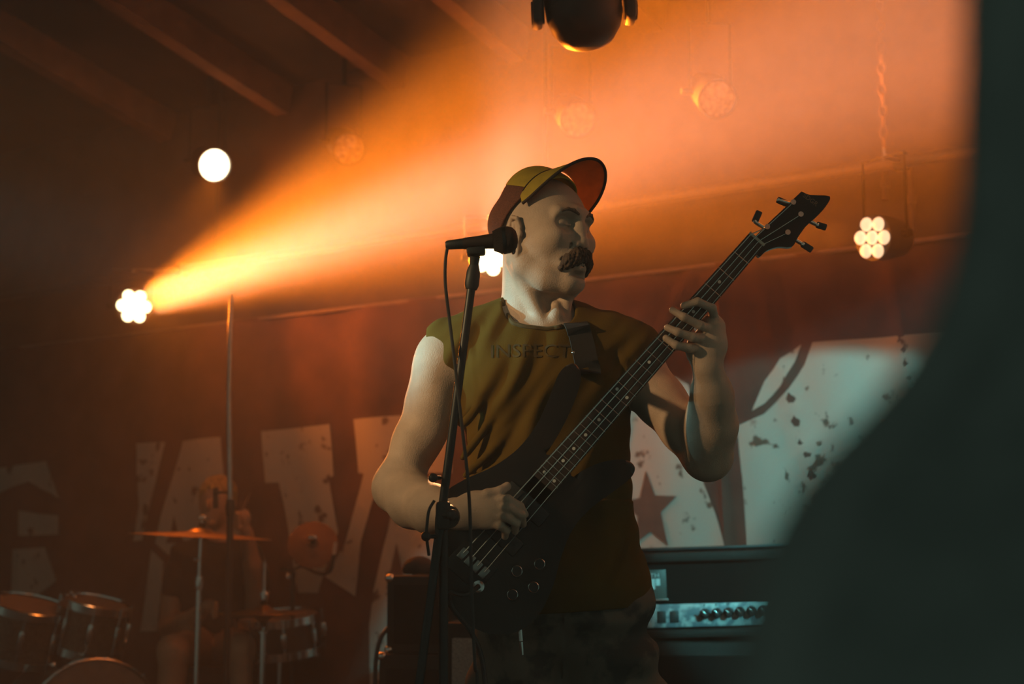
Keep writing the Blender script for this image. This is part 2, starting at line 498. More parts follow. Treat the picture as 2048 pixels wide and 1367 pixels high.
spot('beam_edge', cA + dA * 0.055, cA + dA * 3, 23000, AMBER, 28, 0.8, 0.07)
spot('scatter_fill', cA + dA * 0.05, cA + V(0.75, -0.8, -0.10), 140, AMBER, 110, 1.0, 0.05)  # added wide spot in place of light rescattered by the haze
point('glow_leftmost', cA + dA * 0.06, 2.5, AMBER, 0.05)  # added point light, stands in for the scattered halo at the lens
dB = unit(V(0.10, -0.86, 0.30))
spot('beam_middle', cB + dB * 0.03, cB + dB * 3, 2600, WARM, 20, 1.0, 0.05)
spot('rim_middle', cB + dB * 0.03, P(960, 720, 0.0), 300, (1.0, 0.42, 0.16), 30, 0.9, 0.05)
dB2 = unit(V(0.42, -0.88, 0.13))
spot('beam_middle_edge', cB + dB2 * 0.03, cB + dB2 * 3, 1400, AMBER, 44, 1.0, 0.05)
dC = unit(V(-0.93, -0.30, -0.02))
spot('beam_right', cC + dC * 0.03, cC + dC * 3, 700, AMBER, 24, 0.8, 0.05)

# row of round lamps nearer the ceiling
def par_can(px, py, aim, label, r, lit=None, off=0.24):
    c = PW(px, py, off); x, u, d = frame_for(aim)
    t = thing('par_can_lamp', label, 'stage light', c, 'round lamps below the ceiling')
    G().lathe([(r * 0.45, -0.26), (r * 0.6, -0.25), (r * 0.78, -0.14), (r * 0.98, -0.12), (r * 1.0, 0.0), (r * 1.06, 0.002), (r * 1.06, 0.014), (r * 0.96, 0.014), (r * 0.94, -0.01)], c, d, 32, cap=False).build('can', m_black, t)
    ml = mat('par_lens_lit', (0.8, 0.75, 0.6), 0.2, emit=(1.0, 0.82, 0.5), estr=6.0) if lit else mat('par_lens_off', (0.35, 0.25, 0.16), 0.12, var=0.5, scale=60)
    G().lathe([(r * 0.96, -0.004), (r * 0.9, 0.006), (r * 0.6, 0.016), (0.001, 0.022)], c, d, 32).build('lens', ml, t)
    a, b = c - d * 0.1 + x * (r * 1.12), c - d * 0.1 - x * (r * 1.12)
    zc = ceil_z(off) - 0.01
    hi = V(0, 0, max(0.12, min(0.25, zc - a[2] - 0.05)))
    G().tube([a, a + hi, b + hi, b], 0.006, 8).build('yoke', m_black, t)
    mid = (a + b) / 2
    G().tube([mid + hi, V(mid[0], mid[1], ceil_z(float(np.dot(mid - W0, WN))) + 0.01)], 0.010, 8).build('hanger', m_black, t)
    G().lathe([(0.012, -0.03), (0.012, 0.03)], a, x, 10).build('knob', m_blackp, t)
    return c, d
cD = PW(428, 330, 0.24)
dDl = unit(tocam(cD) * 0.9 + V(-0.1, 0, -0.45))
par_can(428, 330, unit(tocam(cD) + V(0.35, 0.0, -0.1)), 'bright round lamp shining white above the leftmost seven-lens lamp', 0.072, True)
spot('beam_round', cD + dDl * 0.03, cD + dDl * 3, 480, AMBER, 34, 1.0, 0.05)
point('glow_round', cD + tocam(cD) * 0.06, 1.2, AMBER, 0.05)  # added point light for the haze halo around the round lamp
for (px, py, lab) in ((697, 297, 'unlit round lamp just above the left of the orange beam'), (1155, 238, 'unlit round lamp veiled by haze above the cap'),
                      (1434, 197, 'unlit round lamp in the orange haze right of the moving head')):
    c = PW(px, py, 0.24); par_can(px, py, unit(tocam(c) + V(0.25, 0, -0.25)), lab, 0.066)

# moving head hanging near the top edge
def moving_head():
    Y = 0.55; c = P(1168, 22, Y)
    t = thing('moving_head_lamp', 'dark moving-head lamp hanging nose down at the top of the picture', 'stage light', c)
    d = unit(V(0.10, -0.25, -1)); x = V(1, 0.0, 0.05); q = 0.80
    G().lathe([(a_ * q, b_ * q) for a_, b_ in ((0.02, -0.20), (0.085, -0.19), (0.112, -0.14), (0.120, -0.06), (0.119, 0.0), (0.116, 0.004), (0.116, 0.010), (0.119, 0.014), (0.108, 0.055), (0.085, 0.092), (0.05, 0.112), (0.001, 0.118))], c, d, 40).build('head', mat('moving_head_shell', (0.035, 0.02, 0.013), 0.45), t)
    for s_ in (-1, 1):
        b = c + x * 0.114 * s_
        G().box(b + V(0, 0, 0.072), (0.027, 0.08, 0.21), bev=0.01).build('yoke_arm', m_blackp, t)
        G().lathe([(0.028, -0.016), (0.030, 0.0), (0.028, 0.016)], b, x, 20).build('pivot', m_blackp, t)
    base = c + V(0, 0, 0.21)
    G().box(base, (0.27, 0.16, 0.07), bev=0.016).build('base', m_blackp, t)
    zc = ceil_z(float(np.dot(base - W0, WN)))
    G().tube([base, V(base[0], base[1], zc)], 0.018, 12).build('hanger', m_black, t)
moving_head()

# hanging chain, hook and wall pipes right of the beam
def chain():
    bot = PW(1768, 285, 0.10)
    t = thing('hanging_chain', 'short link chain hanging with a hook above the rightmost seven-lens lamp', 'chain', V(bot[0], bot[1], bot[2] - 0.05))
    zt = ceil_z(0.10); z = bot[2]; i = 0
    while z < zt:
        a = V(1, 0, 0) if i % 2 else V(0, 1, 0); c = V(bot[0], bot[1], z)
        G().tube([c + 0.012 * math.cos(q) * a + V(0, 0, 0.022 * math.sin(q)) for q in np.linspace(0, 2 * math.pi, 13)], 0.0035, 6, cap=False).build('link', m_raft, t)
        z += 0.036; i += 1
    c = V(bot[0], bot[1], bot[2] - 0.045)
    G().tube(smooth_path([c + V(0, 0, 0.03), c + V(0, 0, 0.005), c + V(0.02, 0, -0.02), c + V(0.0, 0, -0.042), c + V(-0.025, 0, -0.022)], 5), 0.005, 8).build('hook', m_steel, t)
chain()
for px, y0, y1, lab in ((1769, 335, 400, 'short vertical conduit pipe on the wall under the hanging chain'), (1822, 335, 462, 'longer vertical conduit pipe on the wall right of the chain')):
    a, b = PW(px, y0, 0.03), PW(px + 4, y1, 0.03)
    o = G().tube([V(a[0], a[1], a[2]), V(a[0], a[1], b[2])], 0.010, 10).lathe([(0.016, -0.012), (0.016, 0.012)], V(a[0], a[1], (a[2] + b[2]) / 2), V(0, 0, 1), 12).build('conduit_pipe', m_raft)
    tag(o, lab, 'pipe')

# ------------------------------------------------------------------ haze
def haze():
    m = bpy.data.materials.new('thin_stage_haze'); m.use_nodes = True; nt = m.node_tree
    for q in list(nt.nodes):
        if q.type != 'OUTPUT_MATERIAL': nt.nodes.remove(q)
    sc_ = nt.nodes.new('ShaderNodeVolumeScatter'); sc_.inputs['Density'].default_value = HAZE_DENSITY
    sc_.inputs['Anisotropy'].default_value = HAZE_G; sc_.inputs['Color'].default_value = (1, 1, 1, 1)
    out = [q for q in nt.nodes if q.type == 'OUTPUT_MATERIAL'][0]
    nt.links.new(sc_.outputs[0], out.inputs['Volume'])
    o = G().box((-0.6, 1.0, 1.95), (9.0, 9.4, 5.1)).build('stage_haze', m, smooth=False)
    tag(o, 'thin smoke haze filling the stage and showing the beams', 'haze', kind='stuff')
haze()
# ------------------------------------------------------------------ the bass player
m_skin = mat('skin', (0.56, 0.385, 0.285), 0.55, var=0.12, scale=26, bump=0.25, bscale=380, spec=0.28)
m_hair = mat('dark_brown_hair', (0.085, 0.046, 0.028), 0.85, var=0.5, scale=140, bump=0.8, bscale=260)
m_shirt = mat('olive_shirt_cloth', (0.118, 0.066, 0.011), 0.9, var=0.12, scale=14, bump=0.15, bscale=500, spec=0.06)
m_collar = mat('olive_collar_rib', (0.09, 0.052, 0.010), 0.9, var=0.15, scale=200, bump=0.3)
m_short = mat('grey_camo_shorts', (0.16, 0.135, 0.11), 0.9, scale=12, col2=(0.06, 0.06, 0.055), thr=(0.42, 0.5), bump=0.15, bscale=400, spec=0.1)
m_capf = mat('cap_mustard_cloth', (0.66, 0.45, 0.05), 0.8, var=0.15, scale=40, bump=0.3, bscale=700, trans=0.3)
m_capb = mat('cap_brown_mesh', (0.17, 0.055, 0.032), 0.85, var=0.5, scale=500, bump=0.6, bscale=900)
m_capu = mat('cap_rust_underside', (0.70, 0.26, 0.06), 0.85, var=0.15, scale=30, bump=0.2, bscale=600, trans=0.65)
m_capd = mat('cap_dark_trim', (0.05, 0.025, 0.018), 0.85)
m_shoe = mat('dark_shoe_canvas', (0.04, 0.04, 0.042), 0.8)

HY = R(48)                                           # the head is turned to his left
hf = unit(V(math.sin(HY), -math.cos(HY), -0.03)); hu0 = V(0.03, 0, 1)
hr = unit(np.cross(hf, hu0)); hu = np.cross(hr, hf)   # forward, his right, up
HC = P(1086, 458, 0.0)
def hp(f, r, u): return HC + hf * f + hr * r + hu * u
HAX = np.array([hf, hr, hu])

def sculpt_head():
    s = SDF(HC - V(0.145, 0.155, 0.27), HC + V(0.145, 0.155, 0.16), 0.0014)
    e = lambda c, r, k=0.02, op='add': s.ell(hp(*c), r, k, op, HAX)
    e((-0.014, 0, 0.026), (0.099, 0.079, 0.082), 0.01)
    e((0.028, 0, -0.012), (0.066, 0.068, 0.080), 0.03)
    e((0.030, 0, -0.055), (0.063, 0.062, 0.076), 0.03)
    for q in (-1, 1):
        s.chain([hp(-0.012, 0.060 * q, -0.045), hp(0.004, 0.058 * q, -0.085), hp(0.045, 0.040 * q, -0.112), hp(0.078, 0.012 * q, -0.121)], [0.018, 0.017, 0.017, 0.015], 0.03)
        e((0.060, 0.050 * q, -0.032), (0.032, 0.019, 0.022), 0.03)
    e((0.082, 0, -0.116), (0.022, 0.026, 0.020), 0.014)
    e((0.078, 0, -0.074), (0.028, 0.036, 0.034), 0.02)
    for q in (-1, 1):
        s.cone(hp(0.081, 0.046 * q, 0.018), hp(0.093, 0.010 * q, 0.022), 0.012, 0.013, 0.014)
        e((0.100, 0.033 * q, -0.001), (0.024, 0.022, 0.0155), 0.014, 'sub')
        e((0.0740, 0.032 * q, -0.002), (0.0145, 0.0155, 0.0135), 0.004)
        s.cone(hp(0.0880, 0.020 * q, -0.0045), hp(0.0820, 0.044 * q, -0.0055), 0.0022, 0.0018, 0.002)
        e((0.0890, 0.032 * q, -0.0085), (0.004, 0.012, 0.0012), 0.0012, 'sub')
    # nose
    s.chain([hp(0.092, 0, 0.016), hp(0.098, 0, -0.010), hp(0.104, 0, -0.036)], [0.0085, 0.0098, 0.0125], 0.012)
    e((0.102, 0, -0.040), (0.0135, 0.0125, 0.0105), 0.006)
    for q in (-1, 1):
        e((0.097, 0.0145 * q, -0.0435), (0.0125, 0.0080, 0.0090), 0.006)
        e((0.103, 0.0085 * q, -0.0525), (0.0070, 0.0042, 0.0050), 0.003, 'sub')
        s.cone(hp(0.095, 0.022 * q, -0.045), hp(0.084, 0.036 * q, -0.076), 0.0025, 0.002, 0.006, 'sub')
    # lips
    s.chain([hp(0.090, 0.024, -0.084), hp(0.1015, 0.008, -0.0805), hp(0.1015, -0.008, -0.0805), hp(0.090, -0.024, -0.084)], [0.004, 0.0062, 0.0062, 0.004], 0.005)
    s.chain([hp(0.089, 0.021, -0.088), hp(0.1005, 0.007, -0.0925), hp(0.1005, -0.007, -0.0925), hp(0.089, -0.021, -0.088)], [0.004, 0.0072, 0.0072, 0.004], 0.005)
    s.chain([hp(0.093, 0.024, -0.0865), hp(0.1085, 0, -0.0865), hp(0.093, -0.024, -0.0865)], [0.0014] * 3, 0.002, 'sub')
    e((0.098, 0, -0.104), (0.010, 0.018, 0.005), 0.010, 'sub')
    # ears
    for q in (-1, 1):
        ce = (0.006, 0.074 * q, -0.024)
        eax = np.array([unit(hf * 0.90 + hr * 0.42 * q), unit(hr * q * 0.90 - hf * 0.42), hu])
        def ep(f, r, u): return hp(*ce) + eax[0] * f + eax[1] * r + eax[2] * u
        s.ell(ep(-0.006, 0.006, 0.004), (0.018, 0.0065, 0.029), 0.005, 'add', eax)
        s.ell(ep(-0.002, 0.014, 0.004), (0.0115, 0.0075, 0.019), 0.004, 'sub', eax)
        rim = [ep(0.010, 0.006, 0.012), ep(0.006, 0.012, 0.030), ep(-0.010, 0.015, 0.034), ep(-0.023, 0.015, 0.020), ep(-0.022, 0.013, 0.0), ep(-0.012, 0.010, -0.018)]
        s.chain(rim, [0.0032, 0.0036, 0.004, 0.004, 0.0038, 0.0042], 0.004)
        s.chain([ep(-0.012, 0.011, 0.022), ep(-0.014, 0.010, 0.004), ep(-0.006, 0.009, -0.012)], [0.0028, 0.0034, 0.003], 0.004)
        s.ell(ep(0.012, 0.006, -0.002), (0.004, 0.0045, 0.006), 0.004, 'add', eax)
        lobe = ep(-0.003, 0.007, -0.034)
        s.ell(lobe, (0.0125, 0.0062, 0.0150), 0.005, 'add', eax)
        s.cone(lobe - eax[1] * 0.02, lobe + eax[1] * 0.02, 0.0068, 0.0068, 0.0015, 'sub')
        if q == 1: s.lobe = (lobe, eax)
    # neck with the turned tendons and the Adam's apple
    s.cone(hp(-0.024, 0, -0.065), P(1076, 640, 0.045), 0.056, 0.063, 0.022)
    s.cone(hp(-0.038, 0, -0.05), P(1062, 650, 0.07), 0.048, 0.062, 0.022)
    s.cone(P(1060, 655, 0.05), P(985, 680, 0.05), 0.055, 0.05, 0.04)
    s.cone(P(1095, 655, 0.05), P(1170, 680, 0.05), 0.05, 0.05, 0.04)
    s.cone(hp(-0.028, 0.058, -0.070), P(1090, 650, -0.030), 0.013, 0.011, 0.016)
    s.cone(P(1138, 560, -0.01), P(1128, 655, -0.018), 0.010, 0.011, 0.018)
    s.chain([P(1112, 612, -0.022), P(1113, 630, -0.036), P(1112, 650, -0.028)], [0.007, 0.0105, 0.008], 0.014)
    s.ell(P(1092, 664, 0.01), (0.105, 0.06, 0.028), 0.02)
    s.cut(HC - V(0, 0, 0.245), V(0, 0, -1))
    return s

def body_prims(s, part, fat=0.0):
    """trunk of the player; fat swells it for the clothes"""
    a = fat
    s.ell(P(1088, 775, 0.030), (0.178 + a, 0.108 + a, 0.150 + a), 0.03)
    s.cone(P(930, 712, 0.040), P(1248, 716, 0.030), 0.056 + a, 0.056 + a, 0.05)
    s.cone(P(1030, 640, 0.045), P(915, 694, 0.040), 0.045 + a, 0.050 + a, 0.05)
    s.cone(P(1125, 648, 0.040), P(1255, 700, 0.030), 0.042 + a, 0.048 + a, 0.05)
    s.ell(P(1098, 960, 0.025), (0.158 + a, 0.108 + a, 0.190 + a), 0.06)
    s.ell(P(1020, 770, -0.030), (0.075, 0.05 + a, 0.06), 0.04); s.ell(P(1160, 775, -0.035), (0.075, 0.05 + a, 0.06), 0.04)
    s.ell(P(1108, 1150, 0.035), (0.176 + a, 0.118 + a, 0.150 + a), 0.06)

ARM_R = [P(893, 722, 0.035), P(862, 800, 0.030), P(832, 885, 0.022), P(797, 968, 0.010)]
ARM_RR = [0.055, 0.0475, 0.0455, 0.0415]
ARM_L = [P(1262, 728, 0.025), P(1320, 800, 0.0), P(1370, 858, -0.03), P(1412, 908, -0.06)]
ARM_LR = [0.055, 0.049, 0.046, 0.041]

def fingers(s, chains, r0=0.0092):
    for c in chains:
        rr = np.linspace(r0, r0 * 0.74, len(c)); s.chain(c, rr, 0.004)

def sculpt_body():
    lo, hi = P(735, 1250, 0.0), P(1480, 590, 0.0)
    s = SDF((lo[0], -0.31, lo[2]), (hi[0], 0.17, hi[2]), 0.0022)
    body_prims(s, 'body')
    # his right arm
    s.chain(ARM_R, ARM_RR, 0.02)
    s.ell(P(880, 735, 0.035), (0.052, 0.056, 0.07), 0.03)
    s.ell(P(868, 815, 0.005), (0.036, 0.034, 0.075), 0.03)
    s.ell(P(790, 985, 0.02), (0.034, 0.032, 0.032), 0.035)
    wr = P(926, 1030, -0.222)
    s.chain([P(797, 972, 0.008), P(828, 1003, -0.045), P(866, 1018, -0.115), wr], [0.042, 0.046, 0.041, 0.0275], 0.035)
    hx = unit(P(1000, 1012, -0.25) - wr)
    s.ell(P(962, 1019, -0.238), (0.046, 0.018, 0.036), 0.02, 'add', np.array([hx, unit(np.cross(hx, V(0, 0, 1))), V(0, 0, 1)]))
    fingers(s, [[P(985, 1000, -0.243), P(1016, 998, -0.262), P(1040, 1012, -0.252), P(1050, 1028, -0.232)],
                [P(988, 1014, -0.246), P(1020, 1016, -0.266), P(1044, 1030, -0.254), P(1046, 1048, -0.232)],
                [P(984, 1030, -0.244), P(1014, 1034, -0.264), P(1032, 1046, -0.252), P(1030, 1062, -0.234)],
                [P(976, 1044, -0.238), P(1000, 1050, -0.254), P(1012, 1060, -0.244), P(1010, 1072, -0.232)]])
    fingers(s, [[P(945, 1004, -0.235), P(975, 988, -0.246), P(1000, 982, -0.246), P(1014, 972, -0.236)]], 0.0112)
    # his left arm
    s.chain(ARM_L, ARM_LR, 0.02)
    s.ell(P(1272, 738, 0.02), (0.05, 0.055, 0.065), 0.03)
    s.ell(P(1420, 918, -0.055), (0.031, 0.030, 0.032), 0.035)
    s.chain([P(1414, 908, -0.062), P(1426, 850, -0.105), P(1424, 790, -0.15), P(1416, 738, -0.178)], [0.040, 0.0415, 0.034, 0.026], 0.035)
    s.ell(P(1406, 848, -0.105), (0.022, 0.024, 0.055), 0.035)
    s.chain([P(1416, 735, -0.178), P(1420, 690, -0.172), P(1424, 655, -0.172)], [0.025, 0.030, 0.026], 0.015)
    s.ell(P(1398, 700, -0.18), (0.026, 0.016, 0.030), 0.015)
    fingers(s, [[P(1430, 640, -0.178), P(1424, 616, -0.205), P(1395, 603, -0.222), P(1368, 611, -0.216)],
                [P(1424, 658, -0.182), P(1400, 650, -0.216), P(1368, 634, -0.226), P(1345, 620, -0.214)],
                [P(1412, 676, -0.184), P(1386, 674, -0.216), P(1356, 664, -0.224), P(1335, 655, -0.214)],
                [P(1402, 694, -0.182), P(1378, 696, -0.208), P(1352, 690, -0.218), P(1332, 676, -0.212)]])
    fingers(s, [[P(1420, 700, -0.160), P(1405, 668, -0.145), P(1388, 640, -0.148)]], 0.011)
    return s

def sculpt_legs(fat=0.0, h=0.005, hem=None):
    lo = P(880, 1300, 0)
    s = SDF((-0.28, -0.32, 0.0), (0.42, 0.28, 1.05), h)
    a = fat
    s.ell(P(1116, 1165, 0.035), (0.162 + a, 0.118 + a, 0.135 + a), 0.05)
    for (x0, x1, x2, yk) in ((0.030, -0.030, -0.10, -0.02), (0.178, 0.245, 0.28, -0.02)):
        s.chain([V(x0, 0.035, 0.86), V(x1, 0.02, 0.49)], [0.083 + a, 0.062 + a * 1.5], 0.04)
        if not fat:
            s.chain([V(x1, 0.02, 0.49), V((x1 + x2) / 2, 0.045, 0.33), V(x2, 0.05, 0.09)], [0.058, 0.056, 0.036], 0.03)
            s.chain([V(x2, 0.06, 0.055), V(x2 + 0.01, -0.09, 0.04)], [0.042, 0.036], 0.02)
    return s

def join_meshes(*ms):
    v = np.concatenate([m[0] for m in ms]); n = 0; f = []
    for m in ms: f.append(m[1] + n); n += len(m[0])
    return v, np.concatenate(f)

sh = sculpt_head(); hv, hfc = sh.mesh()
bv, bf = sculpt_body().mesh()
lv, lf = sculpt_legs().mesh()
lobe, eax = sh.lobe
player = mesh_obj('person', *join_meshes((hv, hfc), (bv, bf), (lv, lf)), m_skin)
tag(player, 'person in a cap and cut-off olive shirt playing a dark bass guitar', 'person')

# ---- shirt
def fold_noise(x, y, z):
    w = 0.5 * np.sin(17 * x + 9 * z) + 0.35 * np.sin(31 * z - 13 * x + 1.0)
    f1 = np.sin(95 * (x * 0.90 - z * 0.36) + 2.2 * w)
    f2 = np.sin(150 * (x * 0.82 - z * 0.55) + 3.0 * w + 1.7)
    return f1, f2
def sculpt_shirt():
    lo, hi = P(845, 1260, 0.0), P(1345, 590, 0.0)
    s = SDF((lo[0], -0.19, lo[2]), (hi[0], 0.21, hi[2]), 0.0025)
    body_prims(s, 'shirt', 0.009)
    s.ell(P(1104, 1165, 0.035), (0.184, 0.150, 0.165), 0.04)
    # cut-off sleeve caps that stand off the shoulders
    s.cone(P(925, 690, 0.035), P(888, 684, 0.035), 0.058, 0.040, 0.02)
    s.cone(P(1250, 698, 0.025), P(1283, 704, 0.020), 0.058, 0.046, 0.02)
    s.cone(P(885, 668, 0.03), P(872, 672, 0.02), 0.009, 0.006, 0.01)
    x, y, z = s.grid()
    f1, f2 = fold_noise(x, 0, z)
    c = P(1090, 800, 0)
    left = 1 / (1 + np.exp((x - (c[0] + 0.02)) / 0.03))
    drop = 1 / (1 + np.exp((z - (P(1090, 700, 0)[2])) / 0.03))
    amp = (0.0014 + 0.0036 * left) * (0.35 + 0.65 * drop) + 0.0025 * np.exp(-((x - P(1235, 700, 0)[0]) / 0.05) ** 2)
    s.d += (amp * (0.75 * f1 + 0.45 * f2) * (y < 0.10)).astype(np.float32)
    s.d += (0.004 * np.sin(38 * z + 8 * x) * (z < P(0, 1000, 0)[2])).astype(np.float32)
    # long pulled folds from the armpit and the shoulder seam
    for pts in ([(930, 668), (950, 720), (958, 780)], [(965, 650), (985, 705), (990, 745)], [(1010, 650), (1030, 690)],
                [(1005, 800), (960, 870), (925, 915)], [(1040, 830), (985, 900), (930, 950)], [(1060, 880), (1000, 930), (945, 962)], [(985, 760), (950, 820), (925, 850)],
                [(1195, 655), (1205, 700), (1212, 740)], [(1225, 665), (1245, 720), (1262, 770)], [(1265, 670), (1270, 730)]):
        q = []
        for (a, b) in pts:
            yy = -0.062 if b > 740 else (-0.04 if b > 690 else -0.015)
            q.append(P(a, b, yy))
        q = smooth_path(q, 4); s.chain(q, [0.005] * len(q), 0.012)
    # the body stays clear inside the arm holes
    s.chain([P(905, 712, 0.035)] + ARM_R[1:], [0.052, 0.051, 0.049, 0.046], 0.008, 'sub')
    s.cone(P(880, 735, 0.035), P(862, 800, 0.03), 0.060, 0.053, 0.006, 'sub')
    s.chain([P(1255, 722, 0.03)] + ARM_L[1:], [0.050, 0.052, 0.049, 0.045], 0.008, 'sub')
    s.cone(P(1282, 750, 0.02), P(1320, 800, 0.0), 0.060, 0.053, 0.006, 'sub')
    # neck opening
    s.cone(P(1074, 520, 0.0), P(1076, 612, 0.0), 0.070, 0.072, 0.006, 'sub')
    s.cone(P(1076, 612, 0.0), P(1100, 622, -0.02), 0.06, 0.05, 0.006, 'sub')
    s.cut(P(1100, 1222, 0.0), unit(V(0.06, 0, -1)))
    return s
shirt = mesh_obj('shirt', *sculpt_shirt().mesh(), m_shirt, player)
bv_s = BVHTree.FromPolygons([Vector(q.co) + player.location for q in shirt.data.vertices], [tuple(q.vertices) for q in shirt.data.polygons])
def on_shirt(px, py, lift=0.001):
    d = Vector(P(px, py, 0) - CAM).normalized()
    h = bv_s.ray_cast(Vector(CAM) + d * 2.0, d)
    return np.array(h[0]) - np.array(d) * lift if h[0] is not None else P(px, py, -0.08)
cp = []
for px in range(1000, 1152, 6):
    for py in range(600, 720, 1):
        d = Vector(P(px, py, 0) - CAM).normalized()
        h = bv_s.ray_cast(Vector(CAM) + d * 2.0, d)
        if h[0] is not None and abs(h[1].y) > 0.15 and h[0].y < 0.03:
            cp.append(np.array(h[0])); break
cp = smooth_path([np.mean(cp[max(0, i - 1):i + 2], axis=0) for i in range(0, len(cp), 2)], 4)
G().tube(cp, 0.0052, 8).build('collar', m_collar, shirt)
tv, tf = text_mesh('INSPECT', 30.0)
tv = np.array([on_shirt(1060 + q[0] * 1.42, 702 - q[1] * 1.25 + 0.0006 * q[0] ** 2, 0.0022) for q in tv])
mesh_obj('chest_lettering', tv, tf, mat('faded_shirt_print', (0.070, 0.042, 0.010), 0.9, col2=(0.108, 0.062, 0.011), thr=(0.4, 0.5), scale=60), shirt)

# ---- shorts
def sculpt_shorts():
    s = sculpt_legs(0.016, 0.004)
    x, y, z = s.grid()
    s.d += (0.005 * np.sin(46 * z + 14 * x + 3 * np.sin(19 * x)) + 0.003 * np.sin(80 * z - 30 * x)).astype(np.float32)
    q = unit(V(1, -0.4, -0.5))
    s.d += (0.006 * np.sin(70 * (z - 0.45 * x) + 2 * np.sin(20 * x + 11 * z)) * (x > 0.10)).astype(np.float32)
    s.cut(V(0, 0, 0.97), V(0, 0, 1)); s.cut(V(0, 0, 0.50), V(0, 0, -1))
    return s
shorts = mesh_obj('shorts', *sculpt_shorts().mesh(), m_short, player)
for x2 in (-0.10, 0.28):
    s = SDF((x2 - 0.09, -0.22, -0.002), (x2 + 0.10, 0.17, 0.16), 0.004)
    s.chain([V(x2, 0.065, 0.055), V(x2 + 0.01, -0.04, 0.05), V(x2 + 0.014, -0.12, 0.038)], [0.054, 0.052, 0.044], 0.02)
    s.cone(V(x2, 0.055, 0.06), V(x2, 0.055, 0.13), 0.05, 0.048, 0.015)
    s.cut(V(0, 0, 0.002), V(0, 0, -1))
    mesh_obj('shoe', *s.mesh(), m_shoe, player)

# ---- moustache, brow, ear plug
s = SDF(hp(0.10, 0, -0.07) - 0.06, hp(0.10, 0, -0.07) + 0.06, 0.0012)
for q in (-1, 1):
    s.chain([hp(0.103, 0.002 * q, -0.060), hp(0.103, 0.013 * q, -0.065), hp(0.095, 0.028 * q, -0.077), hp(0.084, 0.038 * q, -0.095)], [0.0105, 0.0120, 0.0110, 0.006], 0.008)
    s.chain([hp(0.108, 0.003 * q, -0.071), hp(0.105, 0.016 * q, -0.078), hp(0.095, 0.029 * q, -0.089)], [0.0085, 0.0090, 0.0070], 0.006)
x, y, z = s.grid()
s.d += (0.0009 * np.sin(900 * (x * hr[0] + y * hr[1]) + 250 * z) + 0.0006 * np.sin(1500 * (x * hr[0] + y * hr[1]) - 300 * z)).astype(np.float32)
mesh_obj('moustache', *s.mesh(), m_hair, player)
bv_h = BVHTree.FromPolygons([Vector(q) for q in hv], [tuple(q) for q in hfc])
def face(r, u, lift=0.0):
    h = bv_h.ray_cast(Vector(hp(0.2, r, u)), Vector(-hf)); return np.array(h[0]) + hf * lift
for q in (-1, 1):
    s = SDF(hp(0.09, 0.03 * q, 0.02) - 0.04, hp(0.09, 0.03 * q, 0.02) + 0.04, 0.001)
    s.chain([face(0.013 * q, 0.0165), face(0.024 * q, 0.0225), face(0.036 * q, 0.024), face(0.049 * q, 0.018)], [0.0028, 0.0036, 0.0032, 0.002], 0.003)
    mesh_obj('eyebrow', *s.mesh(), mat('brow_hair', (0.16, 0.085, 0.05), 0.7, var=0.4, scale=300, bump=0.6, bscale=500), player)
G().lathe([(0.0066, -0.006), (0.0066, 0.005), (0.0080, 0.0052), (0.0080, 0.0075), (0.0055, 0.0078), (0.0050, 0.003), (0.0005, 0.002)], lobe, eax[1], 20).build('ear_plug', mat('black_ear_plug', (0.012, 0.011, 0.011), 0.3), player)

# ---- cap
TB = R(45)
cu = unit(hu * math.cos(TB) - hf * math.sin(TB)); cf = unit(hf * math.cos(TB) + hu * math.sin(TB))   # tilted back on the head
CAX = np.array([cf, hr, cu])
def cap_pt(f, r, u): return HC + cf * f + hr * r + cu * u
def crown(front):
    s = SDF(cap_pt(0, 0, 0.06) - 0.15, cap_pt(0, 0, 0.06) + 0.15, 0.0018)
    s.ell(cap_pt(0.006, 0, 0.028), (0.106, 0.0875, 0.090), 0.01, 'add', CAX)
    s.ell(cap_pt(0.040, 0, 0.078), (0.048, 0.058, 0.040), 0.03, 'add', CAX)
    s.ell(cap_pt(-0.045, 0, 0.072), (0.045, 0.056, 0.042), 0.03, 'add', CAX)
    s.cut(cap_pt(0, 0, 0.027), -cu)
    s.ell(cap_pt(0.006, 0, 0.027), (0.1015, 0.083, 0.085), 0.004, 'sub', CAX)
    n = unit(cf * 0.855 + cu * 0.518); p = cap_pt(0.061, 0, 0.038)
    s.cut(p - n * (0.0 if front else 0.0005), -n if front else n, 0.002)
    if not front:
        x, y, z = s.grid()
        s.d += (0.0010 * np.sin(150 * ((x - HC[0]) * hr[0] + (y - HC[1]) * hr[1]))).astype(np.float32)
    return s.mesh()
cap = mesh_obj('cap', *crown(False), m_capb, player); cap['label'] = 'mustard and brown mesh-backed cap with its bill bent up'
mesh_obj('front_panel', *crown(True), m_capf, cap)
G().ball(cap_pt(0.0, 0, 0.120), 0.007, 8).build('button', m_capf, cap)
ba = unit(hf * math.cos(R(16)) + hu * math.sin(R(16)) - hr * 0.34)     # the bill is turned a little further to his left
def bill(t, th, inner=0.0):
    """t 0..1 from crown to edge, th across the arched bill"""
    k = math.cos(th)
    base = hp(0.008 + 0.036 * k, (0.083 - inner) * math.sin(th), 0.050 + (0.066 - inner) * k)
    return base + ba * (0.076 * max(k, 0) ** 0.55 * t) - hu * (0.022 * t * (1 - k)) + hr * (0.010 * math.sin(th) * t)
def bill_mesh(inner):
    nt_, nh = 10, 34; th = np.linspace(-R(88), R(88), nh)
    v = [bill(i / (nt_ - 1), a, inner) for i in range(nt_) for a in th]
    f = [(i * nh + j, i * nh + j + 1, (i + 1) * nh + j + 1, (i + 1) * nh + j) for i in range(nt_ - 1) for j in range(nh - 1)]
    return np.array(v), f
